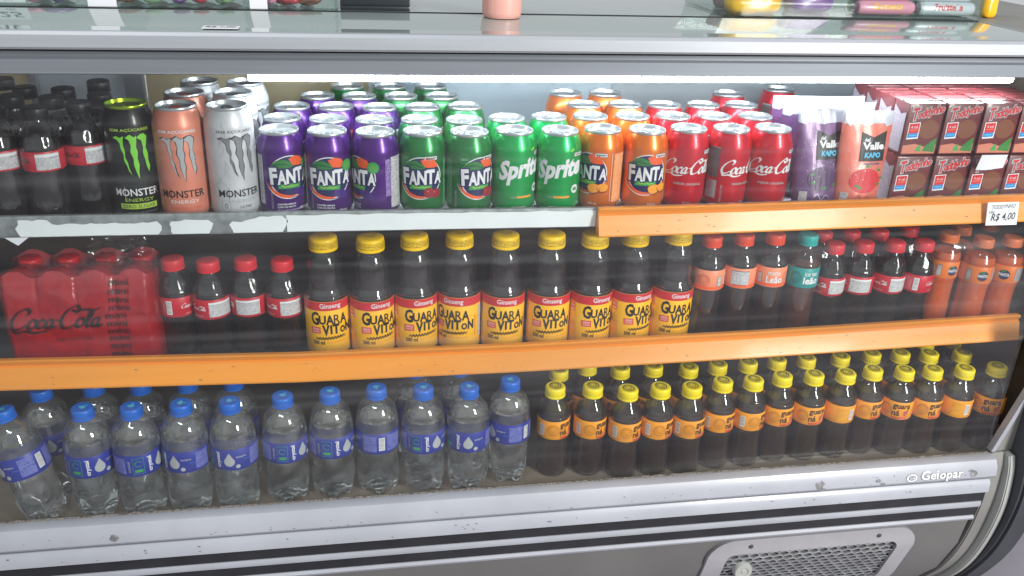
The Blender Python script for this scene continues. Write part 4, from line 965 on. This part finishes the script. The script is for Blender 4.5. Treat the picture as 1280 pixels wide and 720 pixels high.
grid('purple', 'purple soda can', [((-.1107, 1.2673), 22, 'front', 'beside the white energy can'), ((-.0444, 1.2592), 0, 'front', 'between two purple cans'), ((.0220, 1.2513), -56, 'front', 'beside the dark green cans'),
     ((-.1105, 1.3341), 80, 'second', 'beside the white energy cans'), ((-.0442, 1.3260), 160, 'second', 'between two purple cans'), ((.0224, 1.3206), 30, 'second', 'beside the dark green cans'),
     ((-.1010, 1.4075), 200, 'third', 'beside the white energy cans'), ((-.0343, 1.4043), 20, 'third', 'between two purple cans'), ((.0323, 1.3984), -60, 'third', 'beside the dark green cans'),
     ((-.0645, 1.4799), 10, 'rearmost purple', 'at its outer end'), ((.0023, 1.4770), 120, 'rearmost purple', 'touching a dark green can')])
grid('green', 'dark green soda can', [((.0887, 1.2537), -9, 'front', 'beside the purple cans'), ((.1553, 1.2485), 22, 'front', 'beside the bright green cans'), ((.0892, 1.3205), 80, 'second', 'beside the purple cans'), ((.1559, 1.3173), 190, 'second', 'beside the bright green cans'),
     ((.0993, 1.4006), 30, 'third', 'beside the purple cans'), ((.1668, 1.4056), 150, 'third', 'at the free end'), ((.0691, 1.4771), 250, 'fourth', 'beside the purple cans'), ((.1359, 1.4772), 60, 'fourth', 'at the free end'),
     ((-.0172, 1.5539), 10, 'back', 'behind the purple cans'), ((.0543, 1.5546), 100, 'back', 'in the middle'), ((.1243, 1.5552), 300, 'back', 'at the free end')])
grid('lime', 'bright green lemon soda can', [((.2218, 1.2553), 16, 'front', 'beside the dark green cans'), ((.2885, 1.2517), -6, 'front', 'beside the orange cans'), ((.2221, 1.3269), 90, 'second', 'beside the dark green cans'), ((.2885, 1.3335), 200, 'second', 'beside the orange cans')])
grid('orange', 'orange soda can', [((.3548, 1.2595), -50, 'front', 'beside the bright green cans'), ((.4213, 1.2534), -10, 'front', 'beside the red cans'), ((.3552, 1.3373), 60, 'second', 'beside the bright green cans'), ((.4220, 1.3363), 30, 'second', 'beside the red cans'),
     ((.3635, 1.4155), 20, 'third', 'away from the red cans'), ((.4328, 1.4152), 45, 'third', 'beside the red cans'), ((.3515, 1.5003), 10, 'back', 'at the outer end'), ((.4214, 1.4993), 35, 'back', 'nearer the red cans')])
grid('red', 'red cola can', [((.4878, 1.2598), -14, 'front', 'beside the orange cans'), ((.5545, 1.2567), 28, 'front', 'between two red cans'), ((.6213, 1.2570), -14, 'front', 'beside the juice pouches'),
     ((.4888, 1.3353), 140, 'second', 'beside the orange cans'), ((.5556, 1.3338), 50, 'second', 'between two red cans'), ((.6246, 1.3329), 200, 'second', 'beside the juice pouches'),
     ((.4995, 1.4112), 90, 'third', 'beside the orange cans'), ((.5663, 1.4109), 20, 'third', 'between two red cans'), ((.6331, 1.4105), 60, 'third', 'beside the juice pouches'), ((.6453, 1.4962), 0, 'fourth', 'standing alone'), ((.7573, 1.5337), 30, 'back', 'behind the juice pouches')])
for kind, x, y, rz, tl, s in (('pouch_purple', .7000, 1.2420, .05, -.10, 'purple grape juice pouch at the shelf front beside a red can'), ('pouch_red', .7660, 1.2360, .0, -.04, 'pink strawberry juice pouch at the shelf front beside the cartons'),
        ('pouch_purple', .6960, 1.2900, -.05, -.08, 'purple juice pouch, directly behind the front purple pouch'), ('pouch_red', .7680, 1.2860, .06, -.07, 'juice pouch directly behind the pink strawberry pouch, only its white top showing'),
        ('pouch_purple', .6980, 1.3350, -.08, -.05, 'purple juice pouch, third deep in its file'), ('pouch_red', .7720, 1.3310, .04, -.05, 'juice pouch third deep behind the pink strawberry pouch')):
    place(kind, s, x, y, Z1, rz, (tl, 0))
for lay in (0, 1):
    for r in range(4):
        for c in range(4):
            x = .8520 + c*.0645 + lay*.004 + rnd.uniform(-.0012, .0012); y = 1.2290 + r*.0425 + lay*.004 + rnd.uniform(-.0008, .0008)
            colw = ('column next to the juice pouches', 'second column from the juice pouches', 'third column from the juice pouches', 'column against the cabinet end')[c]
            _c = place('carton', f'brown milk carton, {("lower", "upper")[lay]} layer, {ROW[r] if r < 3 else "back"} row, {colw}', x, y, Z1 + lay*(CH + .0004), rnd.uniform(-.035, .025))
P = Print(); P.poly([(-.024, -.012), (-.019, .012), (.026, .012), (.023, -.009), (-.006, -.0125)], 'paper', 1)  # plain white patch in front of the carton layers
o = tag(link('white_patch', P.build('white_patch', lambda s, z, o: Vector((s, -o*20, z)), step=0), None, (.972, 1.2205, HC - .3745), (.0, 0, 0)), 'blank white patch between the two carton layers', 'paper tag')

# ================================================================== GOODS ON THE MIDDLE SHELF
for i, ((x, y), a) in enumerate([((-.2753, 1.2668), 82), ((-.2240, 1.2552), -10), ((-.1715, 1.2585), -45), ((-.1188, 1.2511), -18)]):
    place('mini_cola', f'small red-capped cola bottle, {ORD[i]} from the red shrink-wrapped pack', x, y, Z2, math.radians(a))
gva = [8, 22, 18, -20, 6, -4, 22, 22, 6]
for i, (x, y) in enumerate([(-.0555, 1.2396), (.0105, 1.2346), (.0766, 1.2371), (.1428, 1.2374), (.2088, 1.2310), (.2808, 1.2294), (.3470, 1.2264), (.4132, 1.2268), (.4793, 1.2297)]):
    place('ginseng', f'yellow-capped ginseng drink bottle, {ORD[i]} from the small red-capped cola bottles', x, y, Z2, math.radians(gva[i] - 8 + jitter()*1.5), (rnd.uniform(-.014, .004), rnd.uniform(-.012, .012)))
for i, ((x, y), a) in enumerate([((.5401, 1.2375), 66), ((.5942, 1.2406), -128), ((.6468, 1.2409), -14)]):
    place('mate', ('orange-capped iced tea bottle next to the yellow-capped ginseng bottles', 'orange-capped iced tea bottle showing its white nutrition panel', 'orange-capped iced tea bottle next to the teal-capped one')[i], x, y, Z2, math.radians(a))
place('ice_tea', 'teal-capped iced tea bottle with teal label', .6988, 1.2332, Z2, math.radians(-6))
ma = [-30, -62, -30, 66]
for i, (x, y) in enumerate([(.7587, 1.2522), (.8113, 1.2532), (.8666, 1.2521), (.9182, 1.2509)]):
    place('mini_cola', f'small red-capped cola bottle at the shelf front, {ORD[i]} from the teal-capped tea', x, y, Z2, math.radians(ma[i]))
for i, (x, y) in enumerate([(.7644, 1.3045), (.8159, 1.3058), (.8675, 1.3047), (.9324, 1.3179)]):
    place('mini_cola', f'small red-capped cola bottle in the row behind, {ORD[i]} from the teal-capped tea', x, y, Z2, math.radians(40 + 70*i))
for i, ((x, y), a, s) in enumerate([((.9695, 1.2614), -18, 'front row, touching the red-capped cola bottles'), ((1.0149, 1.2353), -34, 'front row, middle of three'), ((1.0675, 1.2348), -60, 'front row, nearest the cabinet end'), ((1.0129, 1.2922), 20, 'second row, nearer the red-capped cola bottles'), ((1.0786, 1.3066), 60, 'second row, nearest the cabinet end')]):
    place('orange_bottle', 'orange soda bottle, ' + s, x, y, Z2, math.radians(a))
# clear shrink film over the orange bottles
def film_shell(name, label, xs, ys, H, seed, x0, y0, z0, res=.008):
    b = bmesh.new(); nx = int((xs[1]-xs[0])/res); path = []
    for k in range(15): path.append((ys[0], H*.93*k/14))
    for k in range(1, 14): path.append((ys[0] + (ys[1]-ys[0])*k/14, H))
    for k in range(15): path.append((ys[1], H*.93*(1-k/14)))
    rows = []
    for i in range(nx + 1):
        x = xs[0] + (xs[1]-xs[0])*i/nx; r = []
        for j, (y, z) in enumerate(path):
            d = .004*noise.noise((x*24+seed, y*24, z*24)) + .0025*noise.noise((x*70+seed, y*60, z*30))
            r.append(b.verts.new((x + d*.4, y + (d if j < 15 or j > 27 else 0) , z + (d if 14 < j < 28 else 0))))
        rows.append(r)
    for a, c in zip(rows, rows[1:]):
        for k in range(len(path)-1): b.faces.new((a[k], c[k], c[k+1], a[k+1]))
    o = link(name, finish(b, name, 'film', sharp=180), None, (x0, y0, z0)); tag(o, label, 'plastic film'); return o
film_shell('shrink_film', 'clear wrinkled shrink film around the orange soda bottles', (.938, 1.106), (1.2030, 1.3400), .168, 2.3, 0, 0, Z2)
# red shrink pack of four by two small bottles
def pack():
    W4, pitch, D, H = .206, .0515, .105, .152
    t = thing('bottle_pack', 'red shrink-wrapped multipack of small sugar-free cola bottles with black lettering', 'bottle pack', (-.3995, 1.2140, Z2))
    def rad(z):
        if z < .100: return 1 - .10*math.exp(-((z-.045)/.018)**2)
        if z < .150: return 1 - .42*((z-.100)/.05)**2.0
        return .58
    def fr(s, z):      # how far the film stands forward of the bottle centres
        c = abs(math.cos(PI*(s + W4/2 - pitch/2)/pitch)); zz = max(0, min(1, (z - .09)/.05)); c = c**.6
        v = .0262*rad(z)*(1 - (.06 + .20*zz)*(1-c)**1.3)
        return v + .0024*noise.noise((s*40 + z*22, z*34, 1.7)) + .0016*abs(noise.noise((s*95 - z*60, z*60, 4.1)))
    def top(s): c = .5 + .5*math.cos(2*PI*(s + W4/2 - pitch/2)/pitch); return H - .010*(1-c)**1.3
    b = bmesh.new(); nx, nz = 96, 44; rows = []
    for i in range(nx + 1):
        s = -W4/2 + W4*i/nx; r = []; T = top(s); e = min(1, min(i, nx-i)/5.0)**.5
        for j in range(nz + 1): z = T*j/nz; r.append(b.verts.new((s + .004*noise.noise((z*30, s*9, 5))*(1-e), .0262 - fr(s, z)*(.35 + .65*e), z)))
        for k in range(1, 16):
            y = .0262 - fr(s, T)*(.35+.65*e); y2 = D - .0262 + .0262*.58; u = k/16; c = .5+.5*math.cos(2*PI*(y + (y2-y)*u - .0262)/pitch)
            r.append(b.verts.new((s, y + (y2-y)*u, T - .003*(1-c)*(.3+.7*e) - .018*u*u + .001*noise.noise((s*60, u*20, 2)))))
        for j in range(nz, -1, -1): z = T*j/nz; r.append(b.verts.new((s, D - .0262 + fr(-s, z)*(.35 + .65*e), z)))
        rows.append(r)
    for a, c in zip(rows, rows[1:]):
        for k in range(len(a)-1): b.faces.new((a[k], c[k], c[k+1], a[k+1]))
    for r in (rows[0], rows[-1]): b.faces.new(r)
    bmesh.ops.recalc_face_normals(b, faces=b.faces)
    w = link('film_wrap', finish(b, 'film_wrap', 'red_film', sharp=80), t)
    md = {pn: me for pn, me, _ in KINDS['mini_cola']['parts']}
    for i in range(4):
        for j in range(2):
            bt = link('bottle', md['drink'], t, (-W4/2 + pitch/2 + i*pitch, .0262 + j*pitch, .0005)); bt.scale = (.95, .95, .97); link('cap', md['cap'], bt)
    P = Print(); cola_script(P, -.031, .0800, .128, 'film_print', 1, thick=.080, slant=.38)
    P.text('SEM AÇÚCAR', -.010, .0500, .0048, 'film_print', 1, w=.050)
    for k in range(11): P.text('mini', .0505 + .0008*k*(k > 6), .0125 + k*.0122, .0090, 'film_print', 1, w=.027, bold=.008)
    link('film_lettering', P.build('film_lettering', lambda s, z, o: Vector((s, .0262 - fr(s, z) - .0011 - o*2, z)), step=.003), w)
pack()
def crumple(name, label, loc, sx, sz, seed, lean):
    b = bmesh.new(); n = 22; g = []
    for j in range(n + 1):
        r = []
        for i in range(n + 1):
            u, v = i/n - .5, j/n; e = 1 - .35*abs(noise.noise((u*6, v*4, seed)))
            r.append(b.verts.new((u*sx*e*(1 - .5*v), lean*v*sz + .016*noise.noise((u*7, v*6, seed)) + .006*noise.noise((u*22, v*20, seed+3)), v*sz*e)))
        g.append(r)
    for j in range(n):
        for i in range(n): b.faces.new((g[j][i], g[j][i+1], g[j+1][i+1], g[j+1][i]))
    return tag(link(name, finish(b, name, 'film', sharp=180), None, loc), label, 'plastic film')
crumple('loose_film', 'loose crumpled clear film rising from the red shrink-wrapped pack', (-.345, 1.268, Z2 + .140), .12, .055, 3.1, .3)

# ================================================================== GOODS ON THE CABINET FLOOR
wa = [-20, 58, 90, 0, 14, 72, 66, -72, 56, 18, -36]
for i, (x, y) in enumerate([(-.462, 1.1300), (-.3935, 1.1397), (-.3279, 1.1375), (-.2623, 1.1373), (-.1951, 1.1360), (-.1238, 1.1451), (-.0561, 1.1481), (.0110, 1.1525), (.0815, 1.1458), (.1470, 1.1438), (.2132, 1.1565)]):
    s = 'blue-capped water bottle leaning over sideways at the end of its row' if i == 0 else f'blue-capped water bottle in the front row, {ORD[10-i]} from the yellow-capped guarana bottles'
    place('water', s, x, y, Z3 + (.0066 if i == 0 else .0004), math.radians(wa[i] + jitter()), (0, -.21) if i == 0 else (rnd.uniform(-.010, .010), rnd.uniform(-.010, .010)))
for i, (x, y) in enumerate([(-.4637, 1.1990), (-.3946, 1.2060), (-.3290, 1.2035), (-.2634, 1.2032), (-.1978, 1.2020)]):
    place('water', f'blue-capped water bottle in the second row, {("at the end behind the leaning bottle", "second from the leaning bottle", "third from the leaning bottle", "fourth from the leaning bottle", "fifth from the leaning bottle")[i]}', x, y, Z3 + .0004, math.radians(40 + 67*i))
for i, (x, y) in enumerate([(.0728, 1.2120), (.1408, 1.2100)]):
    place('water', f'blue-capped water bottle of a pair behind the front row, {("farther from", "nearer")[i]} the guarana bottles', x, y, Z3 + .0004, math.radians(100 + 90*i))
gf_ = [(.2863, 1.1635), (.3430, 1.1589), (.3957, 1.1439), (.4479, 1.1470), (.5008, 1.1428), (.5537, 1.1534), (.6064, 1.1543), (.6588, 1.1605), (.7119, 1.1590), (.7662, 1.1600), (.8179, 1.1654), (.8707, 1.1588), (.9222, 1.1549), (.9759, 1.1535), (1.0390, 1.1528)]
ga_ = [0, 0, 2, 2, 2, -6, 14, -18, -38, 76, -20, -62, -30, 60, -64]
for i, (x, y) in enumerate(gf_):
    place('guarana', f'yellow-capped guarana bottle in the front row, {ORD[i]} from the water bottles', x, y, Z3 + .0004, math.radians(ga_[i] + jitter()*2), (rnd.uniform(-.010, .010), rnd.uniform(-.012, .012)))
for i, (x, y) in enumerate([(.3015, 1.2157), (.3516, 1.2285), (.4023, 1.2117), (.4581, 1.2127), (.5149, 1.2031), (.5663, 1.2073), (.6195, 1.2088), (.6721, 1.2131), (.7249, 1.2134), (.7863, 1.2130), (.8452, 1.2170), (.8970, 1.2137), (.9470, 1.2080), (1.0071, 1.2040)]):
    place('guarana', f'yellow-capped guarana bottle in the second row, {ORD[i]} from the water bottles', x, y, Z3 + .0004, math.radians(rnd.uniform(0, 360)))
for i, (x, y) in enumerate([(.9711, 1.2560), (1.0236, 1.2570)]):
    place('guarana', f'yellow-capped guarana bottle in the third row, {("farther from", "nearer")[i]} the cabinet end', x, y, Z3 + .0004, math.radians(rnd.uniform(0, 360)))

# ================================================================== ON THE COUNTER TOP
ZT = HC - .1651
def bin_(name, label, x0, x1, divs, y=1.240, h=.10, depth=.16):
    t = thing(name, label, 'candy bin', ((x0+x1)/2, y, ZT)); c = (x0+x1)/2
    def pp(nm, a, b_, ya, yb, za, zb, m='acrylic'):
        b = bmesh.new(); box(b, a - c, b_ - c, ya - y, yb - y, za, zb); link(nm, finish(b, nm, m, smooth=False), t)
    pp('front_pane', x0, x1, y, y + .004, .0, h); pp('back_pane', x0, x1, y + depth, y + depth + .004, 0, h); pp('bottom', x0, x1, y + .0042, y + depth - .0002, 0, .003)
    for d in divs: pp('divider', d - .002, d + .002, y + .0042, y + depth - .0002, .0032, h)
    return t
bin_('candy_bin', 'clear acrylic candy bin with pink and purple sweets and a price card', -.62, -.022, [-.618, -.30, -.14, -.024])
bin_('candy_bin', 'clear acrylic candy bin holding a yellow bag and fruit rolls', .512, .915, [.514, .612, .718, .818, .913])
def candy(mt, x, y, z, s, seed, label, name='wrapped_candy'):
    b = bmesh.new(); bmesh.ops.create_icosphere(b, subdivisions=3, radius=1)
    for v in b.verts:
        n_ = noise.noise(v.co*1.9 + Vector((seed, 0, 0))); f = 1 + .28*n_ + .12*noise.noise(v.co*5 + Vector((0, seed, 0)))
        e = max(0, abs(v.co.x) - .62); v.co = Vector((v.co.x*(1.25 + e*1.2), v.co.y*f*(.8 + e*.8), v.co.z*f*(.62 + e*.5)))*s
    o = link(name, finish(b, name, mt, sharp=30), None, (x, y, z + s*.62), (0, 0, seed*1.7)); tag(o, label, 'candy', 'loose sweets in the candy bin'); return o
cl = [('candy_pink', 'pink'), ('candy_purple', 'purple'), ('candy_red', 'red'), ('candy_brown', 'brown'), ('candy_green', 'pale green')]
k = 0
for xx in [-.40, -.372, -.285, -.255, -.226, -.198, -.17, -.118, -.092, -.066]:
    for yy in (1.262, 1.295):
        m_, nm = cl[(k*3 + k//4) % 5]; candy(m_, xx + rnd.uniform(-.004, .004), yy, ZT + .004, .0125, k + .3, f'{nm} wrapped sweet lying in the candy bin with the price card'); k += 1
t = thing('price_card', 'white card reading 0,25 standing behind the candy bin pane', 'price card', (-.447, 1.2475, ZT + .004))
b = bmesh.new(); box(b, -.042, .042, 0, .0006, 0, .036); link('card', finish(b, 'card', 'paper', smooth=False), t)
P = Print(); P.text('0,25', .008, .018, .020, 'pen', 1, w=.05, shear=.2, bold=.01).text('UN', .022, .0045, .005, 'pen', 1, shear=.2); link('handwriting', P.build('handwriting', lambda s, z, o: Vector((s, -o, z)), step=0), t)
t = thing('price_card', 'small white 1,00 card lying on the glass counter top', 'price card', (-.150, 1.083, ZT + .0012))
b = bmesh.new(); box(b, -.020, .020, -.010, .010, 0, .0005); link('card', finish(b, 'card', 'paper', smooth=False), t)
P = Print(); P.text('R$ 1,00', 0, 0, .010, 'pen', 1, w=.032, shear=.2); link('handwriting', P.build('handwriting', lambda s, z, o: Vector((s, z, .0005 + o)), step=0), t)
for x, w, s in ((-.312, .034, 'wide white plastic clip hooked over the candy bin pane'), (-.122, .022, 'narrow white plastic clip hooked over the candy bin pane')):
    b = bmesh.new(); extrude([(1.2385, .0), (1.2365, .002), (1.2365, .104), (1.2455, .104), (1.2455, .080), (1.2445, .080), (1.2445, .1028), (1.2385, .1028)], [(x - w/2, 0, 0), (x + w/2, 0, 0)], b)
    tag(link('pane_clip', finish(b, 'pane_clip', 'paper', sharp=30), None, (0, 0, ZT)), s, 'clip')
b = bmesh.new(); box(b, -.046, .046, 0, .085, .0, .006, bev=.002)
for q in ((-.046, .046, 0, .004, .006, .030), (-.046, .046, .081, .085, .006, .030), (-.046, -.042, .0042, .0808, .006, .030), (.042, .046, .0042, .0808, .006, .030)): box(b, *q, bev=.001)
tag(link('black_tray', finish(b, 'black_tray', 'tray_black'), None, (.027, 1.249, ZT + .0002)), 'shallow black plastic tray on the glass counter top', 'tray')
def rb(r, z, a): return (r*(1 + (.012 if int(a/(2*PI)*96) % 2 else 0)) if .006 < z < .05 else r, z)
jar = thing('pink_jar', 'pink ribbed plastic jar standing near the front of the glass top', 'jar', (.190, 1.205, ZT))
link('jar_body', finish(lathe([(.020, 0), (.0235, .001), (.0250, .004), (.0255, .008), (.0255, .046), (.0250, .05), (.021, .056), (.021, .062)], 96, rb), 'jar_body', 'pink_plastic', sharp=40), jar)
link('jar_lid', finish(lathe([(.0228, .0622), (.0232, .064), (.0232, .078), (.021, .080)], 40), 'jar_lid', 'pink_plastic'), jar)
def pillow(name, mt, loc, sx, sy, sz, seed, rot=(0, 0, 0)):
    b = bmesh.new(); bmesh.ops.create_cube(b, size=2); bmesh.ops.subdivide_edges(b, edges=b.edges[:], cuts=11, use_grid_fill=True)
    for v in b.verts:
        x, y, z = v.co; r = max(1e-6, (abs(x)**4 + abs(y)**4 + abs(z)**4)**.25); x, y, z = x/r, y/r, z/r
        e = abs(x)**6; d = .10*noise.noise((x*2.5 + seed, y*2.5, z*2.5)) + .05*noise.noise((x*7 + seed, y*7, z*7))
        v.co = Vector((x*sx, y*sy*(1 - .75*e + d), z*sz*(1 - .15*e + d)))
    return link(name, finish(b, name, mt, sharp=28), None, loc, rot)
def roll(x, y, z, m, txt, ink, s):
    t = thing('candy_roll', s, 'candy roll', (x, y, z), 0, 'candy rolls in the acrylic bin')
    b = lathe([(.004, -.046), (.0085, -.044), (.0100, -.038), (.0100, .038), (.0085, .044), (.004, .046)], 24); me = finish(b, 'wrapper', m, sharp=50); me.transform(Matrix.Rotation(PI/2, 4, 'Y')); link('wrapper', me, t)
    P = Print(); P.text(txt, 0, 0, .0095, ink, 1, w=.046, shear=.15, bold=.03)
    link('lettering', P.build('lettering', lambda s_, z_, o: Vector((s_, -(.0100+o)*math.cos(z_/.01 + .35), (.0100+o)*math.sin(z_/.01 + .35))), step=0), t)
tag(pillow('candy_bag', 'candy_yellow', (.566, 1.272, ZT + .026), .044, .020, .026, 4.4, (-.25, 0, .04)), 'shiny crinkled yellow candy bag inside the acrylic bin', 'candy bag')
tag(pillow('candy_bag', 'candy_brown', (.566, 1.322, ZT + .026), .042, .018, .026, 8.4, (-.2, 0, -.05)), 'brown candy bag standing behind the yellow bag', 'candy bag')
tag(pillow('candy_bag', 'candy_purple', (.665, 1.300, ZT + .022), .040, .022, .022, 1.4, (-.3, 0, .1)), 'purple candy bag in the acrylic bin next to the yellow bag', 'candy bag')
roll(.768, 1.262, ZT + .0135, 'candy_pink', 'Gomets', 'candy_yellow', 'pink candy roll with yellow lettering lying in the acrylic bin')
roll(.768, 1.283, ZT + .0135, 'candy_green', 'Gomets', 'candy_yellow', 'pale green candy roll behind the pink roll')
roll(.766, 1.272, ZT + .0310, 'candy_pink', 'Gomets', 'candy_yellow', 'pink candy roll stacked on top of two rolls')
roll(.866, 1.262, ZT + .0135, 'pouch_white', 'Fruittella', 'ink_red', 'white candy roll with red lettering lying in the acrylic bin')
roll(.866, 1.283, ZT + .0135, 'pouch_white', 'Fruittella', 'ink_red', 'white candy roll behind the other white roll')
roll(.864, 1.272, ZT + .0310, 'pouch_white', 'Fruittella', 'ink_red', 'white candy roll stacked on top of two white rolls')
tag(pillow('yellow_sachet', 'candy_yellow', (.958, 1.290, HC - .1665 + .0165), .013, .010, .017, 9.1, (-.1, 0, .3)), 'small yellow sachet standing on the grey counter end', 'sachet')
print('objects', len(bpy.data.objects))
